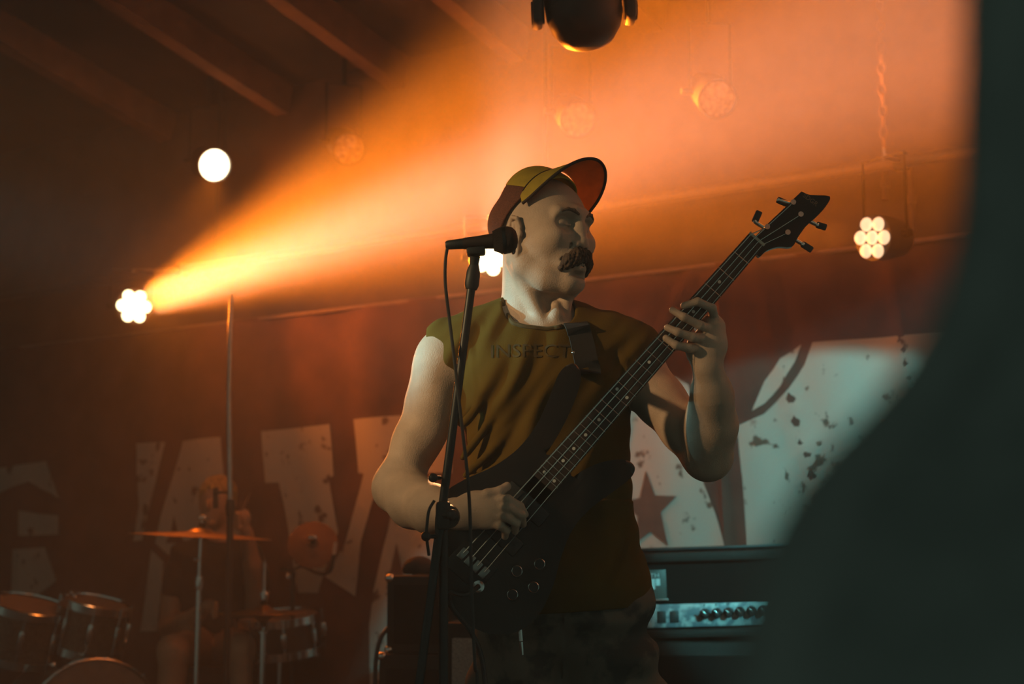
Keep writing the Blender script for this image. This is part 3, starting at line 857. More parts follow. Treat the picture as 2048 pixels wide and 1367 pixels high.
v, f = bill_mesh(0.0); mesh_obj('bill', v, f, m_capf, cap)
v, f = bill_mesh(0.0025); mesh_obj('bill_underside', v, f, m_capu, cap)
G().tube([bill(1.0, a, 0.0012) for a in np.linspace(-R(88), R(88), 50)], 0.0032, 8).build('bill_edge', m_capd, cap)
G().tube([bill(0.0, a, -0.0006) for a in np.linspace(-R(80), R(80), 50)], 0.0012, 6).build('seam', m_capd, cap)
# ------------------------------------------------------------------ bass guitar
m_body = mat('bass_dark_gloss', (0.020, 0.014, 0.011), 0.30, var=0.5, scale=18)
m_fret = mat('rosewood_board', (0.045, 0.024, 0.015), 0.5, var=0.4, scale=40)
m_neck = mat('maple_neck', (0.10, 0.055, 0.03), 0.4, var=0.2)
m_wire = mat('nickel_wire', (0.85, 0.80, 0.72), 0.22, 1.0, var=0.05)
GY = -0.205
gU = unit(P(1512, 480, GY) - P(951, 1121, GY)); gN = V(0, -1, 0)
gN = unit(gN - gU * np.dot(gN, gU)); gV = np.cross(gN, gU)
gV = gV if gV[0] > 0 else -gV                              # along the neck, across it (down right), to the camera
GO = P(951, 1121, GY)                                      # the bridge
GK = float(np.linalg.norm(P(1512, 480, GY) - GO)) / 864.0  # metres per drawn millimetre
def gp(u, v, n=0.0): return GO + (gU * u + gV * v) * GK + gN * n
bass = thing('bass_guitar', 'dark four-string electric bass guitar slung on the player, neck up to the right', 'bass guitar', gp(0, 0, -0.02))
outline = [(-104, 20), (-88, -18), (-55, -56), (-18, -92), (18, -122), (58, -136), (105, -124), (165, -97), (225, -84), (285, -88), (340, -104), (392, -122), (424, -118), (428, -100),
           (408, -78), (360, -58), (308, -44), (262, -36), (246, -32), (246, 32), (262, 38), (300, 52), (332, 74), (352, 98), (350, 118), (328, 124), (285, 116), (230, 104), (175, 104), (120, 122),
           (60, 150), (0, 164), (-52, 152), (-88, 116), (-104, 66)]
ol = [(float(p[0]), float(p[1])) for p in smooth_path([V(a, b, 0) for a, b in outline + outline[:1]], 4)[:-1]]
bm = bmesh.new()
va = [bm.verts.new(gp(a, b, -0.004)) for a, b in ol]; vb_ = [bm.verts.new(gp(a, b, -0.044)) for a, b in ol]
f0 = bm.faces.new(va); f1 = bm.faces.new(vb_[::-1])
for i in range(len(ol)): bm.faces.new((va[i], vb_[i], vb_[(i + 1) % len(ol)], va[(i + 1) % len(ol)]))
rim = [e for e in bm.edges if len([q for q in e.link_faces if q in (f0, f1)]) == 1]
bmesh.ops.bevel(bm, geom=rim, offset=0.009, segments=3, affect='EDGES', profile=0.6)
bmesh.ops.triangulate(bm, faces=[q for q in bm.faces if len(q.verts) > 4])
bm.verts.index_update()
bvx = np.array([q.co[:] for q in bm.verts]); bfx = [tuple(x.index for x in q.verts) for q in bm.faces]; bm.free()
gbody = mesh_obj('body', bvx, bfx, m_body, bass)
def hw(u): return 31.0 - 11.0 * u / 864.0 * 1.0               # half width of the board
# neck and fretboard
nk = G()
sec = []
for u in np.linspace(150, 868, 14):
    w = hw(u); sec.append([gp(u, w * math.cos(a), -0.004 - 0.020 * math.sin(a) ** 0.8 if math.sin(a) > 0 else -0.004) for a in np.linspace(0, math.pi, 9)])
n_ = 9
nk.add([q for r_ in sec for q in r_], [(i * n_ + j, i * n_ + j + 1, (i + 1) * n_ + j + 1, (i + 1) * n_ + j) for i in range(13) for j in range(8)] + [(i * n_, (i + 1) * n_, (i + 1) * n_ + 8, i * n_ + 8) for i in range(13)] + [tuple(range(9)), tuple(range(117, 126))])
neck = nk.build('neck', m_neck, bass)
G().prism([(204, -hw(204)), (864, -hw(864)), (864, hw(864)), (204, hw(204))], gp(0, 0, -0.004), gU * GK, gV * GK, gN, 0.006).build('fretboard', m_fret, neck, smooth=False)
for i in range(1, 25):
    u = 864 * 2 ** (-i / 12.0)
    G().tube([gp(u, -hw(u) * 0.98, 0.0025), gp(u, hw(u) * 0.98, 0.0025)], 0.0013, 6).build('fret', m_wire, neck)
for i in (3, 5, 7, 9, 12, 15, 17, 19, 21, 24):
    u = 864 * (2 ** (-i / 12.0) + 2 ** (-(i - 1) / 12.0)) / 2
    for v_ in ((-13, 13) if i in (12, 24) else (0,)):
        G().lathe([(0.0032, 0.0), (0.0032, 0.0006)], gp(u, v_, 0.002), gN, 12).build('inlay_dot', mat('pearl_dot', (0.75, 0.72, 0.66), 0.3), neck)
G().box(gp(866, 0, 0.0), (0.005, 2 * hw(864) * GK, 0.012), np.array([gU, gV, gN])).build('nut', mat('bone_nut', (0.5, 0.45, 0.36), 0.5), neck)
# headstock traced in the plane of the neck
hs_px = [(1500, 484), (1530, 452), (1566, 418), (1600, 385), (1606, 382), (1622, 388), (1661, 391), (1652, 412), (1634, 432), (1614, 450), (1597, 473), (1585, 492), (1558, 492), (1534, 500), (1520, 512), (1510, 500)]
def guv(px, py):
    q = P(px, py, GY) - GO; return float(np.dot(q, gU)) / GK, float(np.dot(q, gV)) / GK
hs = [guv(*p) for p in hs_px]
hs = [(float(q[0]), float(q[1])) for q in smooth_path([V(a, b, 0) for a, b in hs + hs[:1]], 3)[:-1]]
head = G().prism(hs, gp(0, 0, -0.006), gU * GK, gV * GK, -gN, 0.015).build('headstock', m_body, bass, smooth=False)
pegs = [((1533, 455), (1512, 440), (1519, 424)), ((1585, 406), (1558, 396), (1572, 402)), ((1600, 430), (1637, 446), (1650, 450)), ((1574, 466), (1608, 485), (1622, 494))]
for post, kn, end in pegs:
    tp = P(*post, GY) + gN * 0.0
    pg = G().tube([tp - gN * 0.008, tp + gN * 0.010], 0.0052, 12).tube([tp - gN * 0.010, P(*kn, GY) - gN * 0.014], 0.0040, 8).build('tuning_peg', m_wire, head)
    a, b = P(*kn, GY) - gN * 0.014, P(*end, GY) - gN * 0.014
    ax = unit(b - a); w = unit(np.cross(ax, gN))
    G().box((a + b) / 2 + ax * 0.002, (np.linalg.norm(b - a) + 0.008, 0.013, 0.006), np.array([ax, w, gN]), bev=0.0025).build('peg_button', m_black, pg)
    G().lathe([(0.004, -0.002), (0.005, 0.0), (0.004, 0.003)], a, ax, 10).build('ferrule', m_wire, pg)
tv, tf = text_mesh('SDGR', 15.0)
lc = guv(1622, 398); la = R(-38); tv = np.array([gp(lc[0] + 0, lc[1] + 0, -0.0056) + (gU * math.cos(-0.20) * 1 + gV * 0) * 0 + V(1, 0, 0) * 0.00085 * (q[0] * math.cos(la) - q[1] * math.sin(la)) + V(0, 0, 1) * 0.00085 * (q[0] * math.sin(la) + q[1] * math.cos(la)) for q in tv])
mesh_obj('maker_lettering', tv, tf, mat('gold_lettering', (0.34, 0.20, 0.11), 0.5), head)
# strings, bridge, pickups, knobs
for k, r_ in enumerate((0.00125, 0.0010, 0.00085, 0.0007)):
    v_ = -1 + 2 * k / 3.0; kn = pegs[(0, 1, 2, 3)[k]][0]
    a = gp(-4, v_ * 28, 0.010); b = gp(864, v_ * 16, 0.0055); c_ = P(*pegs[k][0], GY) + gN * 0.002
    G().tube([a, b, c_], r_, 6).build('string', m_wire, bass)
br = G().box(gp(-14, 0, -0.001), (0.062 * 0.95, 0.082, 0.006), np.array([gU, gV, gN]), bev=0.002).build('bridge', m_black, bass)
for k in range(4):
    G().box(gp(-6, -28 + 56 * k / 3.0, 0.006), (0.022, 0.014, 0.007), np.array([gU, gV, gN]), bev=0.002).build('saddle', m_steel, br)
for u in (72, 150):
    G().box(gp(u, 0, 0.0), (0.034, 0.096, 0.010), np.array([gU, gV, gN]), bev=0.005).build('pickup', m_blackp, bass)
for (px, py) in ((1034, 1141), (1079, 1127), (1025, 1188), (1067, 1173)):
    q = P(px, py, GY); 
    kb = G().lathe([(0.0105, -0.004), (0.0110, 0.002), (0.0098, 0.012), (0.0085, 0.0135), (0.0, 0.0135)], q, gN, 20).build('knob', m_black, bass)
    G().lathe([(0.0098, 0.0118), (0.0100, 0.0128), (0.0092, 0.0136), (0.0088, 0.0132)], q, gN, 20, cap=False).build('knob_ring', m_chrome, kb)
q = P(957, 1172, GY); G().lathe([(0.011, -0.004), (0.011, 0.003), (0.007, 0.004), (0.007, 0.012), (0.004, 0.012)], q, gN, 16).build('output_jack', m_chrome, bass)
# strap over his left shoulder
sp = smooth_path([P(1120, 650, 0.145), P(1138, 626, 0.095)] + [on_shirt(a, b, 0.006) for a, b in ((1152, 648), (1160, 668), (1166, 692), (1172, 720), (1176, 745))] + [gp(415, -108, -0.012)], 6)
v = []; f = []
for i, p in enumerate(sp):
    t = unit(sp[min(i + 1, len(sp) - 1)] - sp[max(i - 1, 0)])
    w = unit(V(1, 0.25, 0.12) - t * np.dot(V(1, 0.25, 0.12), t)); nn = np.cross(t, w)
    hwid = 0.024 if i < len(sp) - 8 else 0.024 - 0.012 * (i - (len(sp) - 8)) / 7.0
    for a, b in ((-1, -1), (1, -1), (1, 1), (-1, 1)): v.append(p + w * hwid * a + nn * 0.0015 * b)
for i in range(len(sp) - 1):
    for k in range(4): f.append((4 * i + k, 4 * i + (k + 1) % 4, 4 * i + 4 + (k + 1) % 4, 4 * i + 4 + k))
f += [(0, 1, 2, 3), tuple(range(4 * len(sp) - 4, 4 * len(sp)))]
m_strap = mat('black_strap_web', (0.022, 0.018, 0.015), 0.8, var=0.2, scale=300, bump=0.2)
st = mesh_obj('strap', v, f, m_strap, bass)
G().ball(P(1146, 705, -0.112), 0.0035, 6).build('strap_stud', m_chrome, st)
G().lathe([(0.004, -0.014), (0.009, -0.012), (0.009, 0.004), (0.0, 0.006)], gp(415, -108, -0.01), gN, 12).build('strap_button', m_chrome, bass)

# instrument cable and the metal clip below the body
cab = G().tube(smooth_path([P(957, 1172, GY - 0.02), P(930, 1190, -0.25), P(900, 1185, -0.22), P(905, 1215, -0.20), P(940, 1260, -0.20), P(962, 1310, -0.19), P(972, 1380, -0.19), P(985, 1520, -0.20), V(-0.03, -0.32, 0.012), V(0.25, -0.5, 0.008), V(0.75, 0.2, 0.008)], 10), 0.0048, 8).build('instrument_cable', m_blackp)
tag(cab, 'black cable dropping from the bass guitar body to the floor', 'cable')
clip = thing('key_clip', 'shiny steel key clip hanging at the player\'s waistband', 'clip', P(1044, 1290, -0.165))
G().tube([P(1040, 1256, -0.165), P(1042, 1281, -0.165)], 0.0042, 10).build('clip_body', m_chrome, clip)
G().tube([P(1042, 1283, -0.165), P(1045, 1309, -0.165)], [0.0045, 0.002], 10).build('clip_gate', m_chrome, clip)
G().tube(smooth_path([P(1040, 1256, -0.163), P(1046, 1240, -0.16), P(1052, 1225, -0.15)], 5), 0.0025, 6).build('clip_loop', m_steel, clip)

# ------------------------------------------------------------------ microphone on its stand
MY = -0.34
mic = thing('microphone', 'dark handheld microphone with ball grille held level in its clip', 'microphone', P(960, 490, MY))
ma, mb = P(915, 488, MY), P(1008, 480, MY); mx = unit(mb - ma)
G().lathe([(0.0095, -0.004), (0.0105, 0.0), (0.0115, 0.02), (0.0165, 0.085), (0.0185, np.linalg.norm(mb - ma) - 0.018), (0.019, np.linalg.norm(mb - ma) - 0.015)], ma + mx * 0.012, mx, 24).build('handle', mat('mic_handle', (0.04, 0.022, 0.015), 0.55), mic)
m_gr = mat('mic_grille', (0.055, 0.035, 0.028), 0.5, 0.3, var=0.8, scale=900, bump=0.9, bscale=1200)
gr = G().lathe([(0.018, -0.020), (0.0225, -0.010), (0.0245, -0.002), (0.0250, 0.002), (0.0245, 0.009), (0.0215, 0.017), (0.015, 0.0225), (0.006, 0.025), (0.0, 0.0254)], mb, mx, 28).build('grille', m_gr, mic)
G().lathe([(0.0253, -0.003), (0.0256, 0.0), (0.0253, 0.003)], mb, mx, 28).build('grille_band', m_black, gr)
G().lathe([(0.006, -0.022), (0.0085, -0.018), (0.0100, 0.010), (0.0098, 0.016)], ma, mx, 16).build('plug', m_blackp, mic)
mcab = G().tube(smooth_path([ma - mx * 0.018, P(896, 490, MY), P(891, 520, MY - 0.004), P(891, 570, MY), P(899, 640, MY + 0.01), P(909, 720, MY), P(918, 800, MY - 0.01), P(926, 870, MY - 0.02), P(935, 950, MY - 0.02), P(940, 1030, MY), P(942, 1120, MY), P(945, 1230, MY), P(950, 1330, MY), P(953, 1430, MY), V(-0.08, -0.40, 0.10), V(-0.1, -0.5, 0.008), V(0.3, -0.9, 0.008), V(0.6, -1.3, 0.008)], 8), 0.0032, 8).build('microphone_cable', m_blackp)
tag(mcab, 'thin black microphone cable hanging in front of the olive shirt', 'cable')
stand = thing('microphone_stand', 'black boom microphone stand standing left of the player', 'microphone stand', V(P(890, 1100, MY)[0], MY + 0.02, 0.0))
b0, b1 = P(946, 548, MY + 0.012), P(834, 1400, MY + 0.03); bx = unit(b0 - b1)
G().tube([b1, b0], 0.0080, 12).build('boom_arm', m_black, stand)
ck = G().lathe([(0.0105, -0.028), (0.0135, -0.020), (0.0125, 0.004), (0.008, 0.020)], b0, bx, 16).build('clip_socket', m_blackp, stand)
G().tube([b0 + bx * 0.012, P(950, 512, MY + 0.006)], [0.0075, 0.010], 10).box(P(952, 503, MY + 0.004), (0.034, 0.030, 0.014), np.array([mx, V(0, 1, 0), np.cross(mx, V(0, 1, 0))]), bev=0.004).build('mic_clip', m_blackp, stand)
tip = P(882, 1030, MY + 0.02)
px_ = P(890, 1100, MY + 0.03)[0]
G().tube([V(tip[0] + 0.004, MY + 0.035, tip[2]), V(px_, MY + 0.035, 0.55)], 0.0085, 12).tube([V(px_, MY + 0.035, 0.62), V(px_, MY + 0.035, 0.03)], 0.0115, 12).build('pole', m_black, stand)
G().lathe([(0.015, -0.02), (0.017, 0.0), (0.015, 0.02)], V(px_, MY + 0.035, 0.62), V(0, 0, 1), 16).build('height_clutch', m_blackp, stand)
cl = G().box(tip + V(0.004, 0, 0), (0.026, 0.034, 0.050), bev=0.006).lathe([(0.020, -0.014), (0.022, 0.0), (0.020, 0.014)], tip + V(0.012, 0.0, -0.002), V(0, 1, 0), 20).build('boom_clutch', m_blackp, stand)
G().tube([tip + V(0.004, -0.01, 0), tip + V(0.020, -0.03, 0)], 0.006, 8).ball(tip + V(0.022, -0.033, 0), 0.010, 8).build('clutch_knob', m_blackp, cl)
q = P(880, 955, MY + 0.02); G().tube([q, P(868, 955, MY)], 0.004, 8).ball(P(866, 955, MY), 0.0085, 8).build('side_knob', m_blackp, stand)
q = P(872, 1072, MY + 0.02); G().tube([q, P(856, 1072, MY)], 0.004, 8).ball(P(852, 1072, MY), 0.0088, 8).build('side_knob', m_blackp, stand)
G().tube(smooth_path([P(869, 1000, MY), P(858, 1020, MY), P(854, 1050, MY), P(853, 1072, MY), P(858, 1110, MY + 0.01)], 5), 0.0028, 8).build('cable_loop', m_blackp, stand)
for k in range(3):
    a = R(90 + 120 * k + 15); G().tube([V(px_, MY + 0.035, 0.10), V(px_ + 0.30 * math.cos(a), MY + 0.035 + 0.30 * math.sin(a), 0.010)], 0.0075, 8).build('leg', m_black, stand)
# ------------------------------------------------------------------ bass amplifier right of the player
m_tolex = mat('black_tolex', (0.024, 0.021, 0.018), 0.65, var=0.25, scale=120, bump=0.4, bscale=300, spec=0.25)
m_grill = mat('black_grille_cloth', (0.012, 0.011, 0.010), 0.9, var=0.3, scale=300, bump=0.4, spec=0.08)
m_panel = mat('brushed_panel', (0.62, 0.66, 0.66), 0.45, 0.25, scale=38, col2=(0.20, 0.26, 0.30), thr=(0.44, 0.60))
m_print = mat('white_badge_print', (0.75, 0.82, 0.82), 0.5, var=0.05)
AY = 1.45; AK = (AY + 3.0) / F
aa = unit(V(1, -0.08, 0.030)); an = unit(V(-0.08, -1, 0)); ab = unit(np.cross(aa, -an)) ; ab = ab if ab[2] > 0 else -ab
AO = P(1380, 1180, AY)
def A(px, py, n=0.0): return AO + aa * (px - 1380) * AK + ab * (1180 - py) * AK + an * n
AAX = np.array([aa, an, ab])
def abox(px0, py0, px1, py1, n0, n1, bev=0.0):
    c = A((px0 + px1) / 2, (py0 + py1) / 2, (n0 + n1) / 2)
    return G().box(c, (abs(px1 - px0) * AK, abs(n1 - n0), abs(py1 - py0) * AK), AAX, bev)
amp = thing('amplifier_head', 'bass amplifier head with a silver control panel right of the player', 'amplifier', A(1380, 1272, -0.12))
abox(1170, 1100, 1590, 1272, -0.30, -0.02).build('case', m_tolex, amp)
abox(1170, 1104, 1590, 1124, -0.04, 0.012, 0.008).build('top_rail', m_tolex, amp)
abox(1170, 1255, 1590, 1272, -0.04, 0.012, 0.008).build('bottom_rail', m_tolex, amp)
abox(1170, 1095, 1590, 1101, -0.30, 0.000, 0.002).build('top_lid', m_black, amp)
abox(1180, 1126, 1580, 1203, -0.03, -0.012).build('grille', m_grill, amp)
bd = abox(1262, 1138, 1334, 1198, -0.015, -0.008, 0.001).build('badge', mat('badge_plate', (0.10, 0.09, 0.08), 0.4), amp)
tv, tf = text_mesh('OTH', 10.5)
mesh_obj('badge_lettering', np.array([A(1306 + q[0] * 1.35, 1149.5 - q[1] * 1.15, -0.0065) for q in tv]), tf, m_print, bd)
for (x0, y0, x1, y1) in ((1292, 1154, 1301, 1168), (1303, 1155.5, 1312, 1176), (1313.5, 1155.5, 1322, 1169)):
    abox(x0, y0, x1, y1, -0.008, -0.0068).build('badge_bar', m_print, bd)
abox(1250, 1195, 1337, 1199, -0.012, -0.004, 0.001).build('chrome_strip', m_chrome, amp)
pn = abox(1180, 1206, 1580, 1251, -0.03, -0.006, 0.002).build('control_panel', m_panel, amp)
for x0, x1 in ((1314, 1331), (1339, 1356)):
    sw = abox(x0, 1219, x1, 1242, -0.01, -0.002, 0.002).build('rocker_switch', m_blackp, pn)
    tv, tf = text_mesh('I', 5.0)
    mesh_obj('switch_mark', np.array([A((x0 + x1) / 2 + q[0], 1224 - q[1], -0.0012) for q in tv]), tf, mat('switch_mark_red', (0.5, 0.16, 0.08), 0.5), sw)
for i, (x, ch) in enumerate(((1408, 'P'), (1431, 'B'), (1454, 'M'), (1477, ''), (1500, ''), (1523, ''))):
    y = 1226 - i * 0.6
    kb = G().lathe([(0.0150, 0.0), (0.0150, 0.004), (0.0115, 0.008), (0.0100, 0.026), (0.0085, 0.029), (0.0, 0.029)], A(x, y, -0.006), an, 24).build('knob', m_black, pn)
    G().box(A(x - 3.5, y - 3, 0.022), (0.003, 0.004, 0.020), np.array([unit(aa + ab), an, unit(ab - aa)]), 0.0006).build('pointer', m_chrome, kb)
    if ch:
        tv, tf = text_mesh(ch, 7.5)
        mesh_obj('panel_letter', np.array([A(x - 1 + q[0], y - 15.5 - q[1], -0.0052) for q in tv]), tf, m_black, pn)
cab = thing('speaker_cabinet', 'black bass speaker cabinet under the silver-panelled amplifier head', 'speaker', V(A(1380, 1272)[0], A(1380, 1272, -0.16)[1], 0.0))
zt = A(1380, 1272)[2] - 0.010
cax = np.array([unit(V(aa[0], aa[1], 0)), an, V(0, 0, 1)])
c0 = V(A(1380, 1272, -0.15)[0], A(1380, 1272, -0.15)[1], zt / 2)
G().box(c0, (0.64, 0.32, zt), cax, 0.012).build('box', m_tolex, cab)
gc = G().box(c0 + an * 0.155, (0.58, 0.03, zt - 0.08), cax, 0.006).build('grille', m_grill, cab)
for k in range(4):
    G().lathe([(0.125, 0.0), (0.128, 0.004), (0.11, 0.005), (0.04, -0.004), (0.0, 0.0)], c0 + an * 0.170 + cax[0] * (0.142 * (-1 if k % 2 else 1)) + V(0, 0, 0.16 * (-1 if k > 1 else 1)), an, 24).build('speaker_cone', m_grill, gc)

# ------------------------------------------------------------------ amplifiers behind the player's elbow
def crate(name, label, cat, px0, px1, py0, Y, z0, m_front, depth=0.3, yaw=20, corner=True, handle=True):
    a = unit(V(math.cos(R(yaw)), -math.sin(R(yaw)), 0)); n = unit(V(-math.sin(R(yaw)), -math.cos(R(yaw)), 0)); ax = np.array([a, n, [0, 0, 1]])
    p0, p1 = P(px0, py0, Y), P(px1, py0, Y); w = p1[0] - p0[0]; z1 = p0[2]
    c = V(p0[0], Y, 0) + a * w / 2 - n * depth / 2 + V(0, 0, (z0 + z1) / 2); h = z1 - z0
    t = thing(name, label, cat, V(c[0], c[1], z0))
    G().box(c, (w, depth, h), ax, 0.008).build('box', m_tolex, t)
    G().box(c + n * (depth / 2 + 0.002), (w - 0.05, 0.008, h - 0.05 if h < 0.5 else h - 0.08), ax, 0.003).build('grille', m_front, t)
    if corner:
        for i in (-1, 1):
            for k in (-1, 1):
                G().ball(c + a * (w / 2 - 0.008) * i + n * (depth / 2 - 0.010) + V(0, 0, (h / 2 - 0.008) * k), (0.016, 0.016, 0.013), 6, ax).build('corner_guard', m_chrome, t)
    if handle: G().tube(smooth_path([c + V(0, 0, h / 2) - a * 0.06, c + V(0, 0, h / 2 + 0.02) - a * 0.05, c + V(0, 0, h / 2 + 0.02) + a * 0.05, c + V(0, 0, h / 2) + a * 0.06], 4), 0.006, 8).build('handle', m_blackp, t)
    return c, a, n, z1
zlow = P(770, 1306, 1.30)[2]
crate('guitar_cabinet', 'low black guitar cabinet under the small combo amplifier', 'speaker', 757, 905, 1306, 1.30, 0.0, m_grill, handle=False)
c, a, n, z1 = crate('combo_amplifier', 'small black combo amplifier stacked left of the microphone stand', 'amplifier', 773, 905, 1150, 1.32, zlow + 0.001, m_grill, 0.24)
gq = P(888, 1244, 1.05)
crate('monitor_speaker', 'speaker with a pale grey grille behind the player\'s legs', 'speaker', 886, 1075, 1244, 1.05, 0.0, mat('grey_grille_cloth', (0.30, 0.29, 0.27), 0.9, var=0.3, scale=200, bump=0.3), 0.22, 8, False)
s = SDF(P(836, 1130, 1.42) - V(0.10, 0.09, 0.07), P(836, 1130, 1.42) + V(0.10, 0.09, 0.07), 0.004)
zc = P(836, 1150, 1.42)[2]
s.ell(P(838, 1132, 1.42), (0.042, 0.05, 0.030), 0.01); s.cone(P(820, 1138, 1.42), P(858, 1138, 1.42), 0.022, 0.022, 0.015)
s.cut(V(0, 0, z1 + 0.002), V(0, 0, -1))
tag(mesh_obj('cloth_bag', *s.mesh(), mat('dark_bag_cloth', (0.06, 0.035, 0.028), 0.9, bump=0.3)), 'small dark rounded bag lying on the combo amplifier', 'bag')
cb = G().tube(smooth_path([P(776, 1255, 1.26), P(762, 1275, 1.25), P(753, 1310, 1.24), P(750, 1370, 1.24), P(752, 1460, 1.24), V(P(752, 1460, 1.24)[0], 1.22, 0.10), V(P(740, 1460, 1.24)[0], 1.15, 0.008), V(-0.6, 0.9, 0.008)], 8), 0.006, 8).build('power_cable', m_blackp)
tag(cb, 'black cable looping down the left side of the guitar cabinet', 'cable')

# ------------------------------------------------------------------ drum kit
m_spark = mat('sparkle_wrap', (0.30, 0.27, 0.20), 0.35, 0.3, scale=420, col2=(0.03, 0.028, 0.024), thr=(0.46, 0.60))
m_skinh = mat('drum_head_film', (0.30, 0.22, 0.17), 0.5, var=0.1)
m_bronze = mat('cymbal_bronze', (0.55, 0.32, 0.12), 0.35, 0.9, var=0.12, scale=20)
DY = 2.85
def drum(name, label, c, ax, r, h, lugs=8, cat='drum', finish=None):
    ax = unit(ax); c = np.asarray(c, float)
    t = thing(name, label, cat, c, 'drums of the kit')
    G().lathe([(r, -h / 2), (r, h / 2)], c, ax, 40).build('shell', finish or m_spark, t)
    G().lathe([(r * 0.985, h / 2 + 0.002), (r * 0.98, h / 2 + 0.006), (0.001, h / 2 + 0.006)], c, ax, 40).build('drum_head', m_skinh, t)
    u = unit(np.cross(ax, V(0, 0, 1) if abs(ax[2]) < 0.9 else V(1, 0, 0))); w = np.cross(ax, u)
    for s_ in (-1, 1):
        G().lathe([(r + 0.001, (h / 2 - 0.016) * s_), (r + 0.008, (h / 2 - 0.016) * s_), (r + 0.008, (h / 2 + 0.014) * s_), (r + 0.003, (h / 2 + 0.016) * s_), (r + 0.001, (h / 2 + 0.010) * s_)], c, ax, 40, cap=False).build('hoop', m_chrome, t)
    for k in range(lugs):
        a = 2 * math.pi * (k + 0.3) / lugs; q = c + (r + 0.010) * (math.cos(a) * u + math.sin(a) * w)
        lg = G().box(q, (0.022, 0.022, h * 0.45), np.array([unit(q - c), unit(np.cross(ax, q - c)), ax]), 0.005).build('lug', m_chrome, t)
        G().tube([q - ax * (h / 2 + 0.014), q + ax * (h / 2 + 0.020)], 0.0035, 6).build('tension_rod', m_chrome, lg)
    return c
tax = unit(V(0.25, -0.15, 1.0))
drum('tom_drum', 'sparkle tom drum at the left edge of the picture, rim catching orange light', P(48, 1262, DY), tax, 0.150, 0.19)
drum('tom_drum', 'sparkle tom drum second from the left edge above the bass drum', P(182, 1254, DY + 0.05), unit(V(0.22, -0.10, 1)), 0.128, 0.18)
kick_c = P(158, 1448, DY + 0.05); kick_r = 0.255
kick_c[2] = max(kick_c[2], kick_r + 0.012)
kax = unit(V(0.50, -0.80, 0.0))
drum('bass_drum', 'big bass drum low under the two toms, head facing the front', kick_c, kax, kick_r, 0.36, 10)
tm = thing('tom_mount', 'chrome tom holder post standing on the bass drum', 'mount', kick_c + V(0, 0, kick_r))
top = P(122, 1188, DY + 0.05)
G().tube([kick_c + V(0, 0, kick_r - 0.01), V(kick_c[0] - 0.04, kick_c[1], top[2])], 0.012, 12).build('post', m_chrome, tm)
for q in ((135, 1190), (143, 1184), (150, 1194), (137, 1212)):
    G().ball(P(q[0], q[1], DY + 0.02), 0.008, 8).build('wing_bolt', m_chrome, tm)
G().tube([V(kick_c[0] - 0.04, kick_c[1], top[2] - 0.02), P(80, 1240, DY + 0.08)], 0.009, 10).build('arm', m_chrome, tm)
G().tube([V(kick_c[0] - 0.04, kick_c[1], top[2] - 0.03), P(172, 1235, DY + 0.08)], 0.009, 10).build('arm', m_chrome, tm)

def tripod(t, x, y, z=0.42, rr=0.26):
    for k in range(3):
        a = R(50 + 120 * k); G().tube([V(x, y, z), V(x + rr * math.cos(a), y + rr * math.sin(a), 0.010)], 0.008, 8).build('leg', m_chrome, t)
def cymbal(t, c, ax, r, m=None):
    cy = G().lathe([(0.004, 0.030), (r * 0.10, 0.028), (r * 0.17, 0.018), (r * 0.21, 0.012), (r * 0.6, 0.006), (r, -0.004), (r * 0.995, -0.0055), (r * 0.6, 0.0045), (r * 0.21, 0.0105), (0.004, 0.028)], c, ax, 56, cap=False).build('cymbal', m or m_bronze, t)
    G().lathe([(0.012, 0.029), (0.013, 0.040), (0.010, 0.048)], c, ax, 14).build('felt', m_grill, cy)
    G().tube([c + unit(ax) * 0.04, c + unit(ax) * 0.075], 0.004, 8).ball(c + unit(ax) * 0.068, (0.018, 0.006, 0.010), 6).build('wing_nut', m_chrome, cy)
rc = P(402, 1070, DY - 0.05); px0 = P(397, 1200, DY - 0.05)[0]
rd = thing('ride_cymbal_stand', 'large flat ride cymbal on a straight chrome stand in front of the drummer', 'cymbal', V(px0, rc[1], 0))
cymbal(rd, rc, unit(V(0.05, -0.01, 1)), 0.272)
G().tube([V(px0, rc[1], 0.20), V(px0, rc[1], rc[2] - 0.10), rc], 0.007, 10).build('upper_tube', m_chrome, rd)
G().tube([V(px0, rc[1], 0.10), V(px0, rc[1], P(0, 1180, DY - 0.05)[2])], 0.0105, 12).build('lower_tube', m_chrome, rd)
G().lathe([(0.013, -0.025), (0.016, 0.0), (0.013, 0.025)], V(px0, rc[1], P(0, 1165, DY - 0.05)[2]), V(0, 0, 1), 14).build('height_clamp', m_chrome, rd)
G().ball(P(391, 1118, DY - 0.06), 0.010, 8).build('tilt_bolt', m_chrome, rd)
tripod(rd, px0, rc[1])
hc = P(527, 1224, DY - 0.1); hh = thing('hi_hat_stand', 'pair of hi-hat cymbals on a chrome stand right of the drummer', 'cymbal', V(hc[0], hc[1], 0))
cymbal(hh, hc, V(0, 0, 1), 0.165); cymbal(hh, hc - V(0, 0, 0.006), V(0, 0, -1), 0.165)
G().tube([V(hc[0], hc[1], 0.10), hc + V(0, 0, 0.19)], 0.0045, 8).build('pull_rod', m_chrome, hh)
G().tube([V(hc[0], hc[1], 0.05), hc - V(0, 0, 0.07)], 0.0105, 12).build('tube', m_chrome, hh)
G().lathe([(0.010, 0.04), (0.012, 0.06), (0.010, 0.08)], hc, V(0, 0, 1), 12).build('clutch', m_chrome, hh)
tripod(hh, hc[0], hc[1], 0.36)
sc_ = P(626, 1088, DY + 0.15); spx = P(582, 1200, DY + 0.15)
sp_ = thing('splash_cymbal_stand', 'round tilted splash cymbal on a boom stand against the cream lettering', 'cymbal', V(spx[0], spx[1], 0))
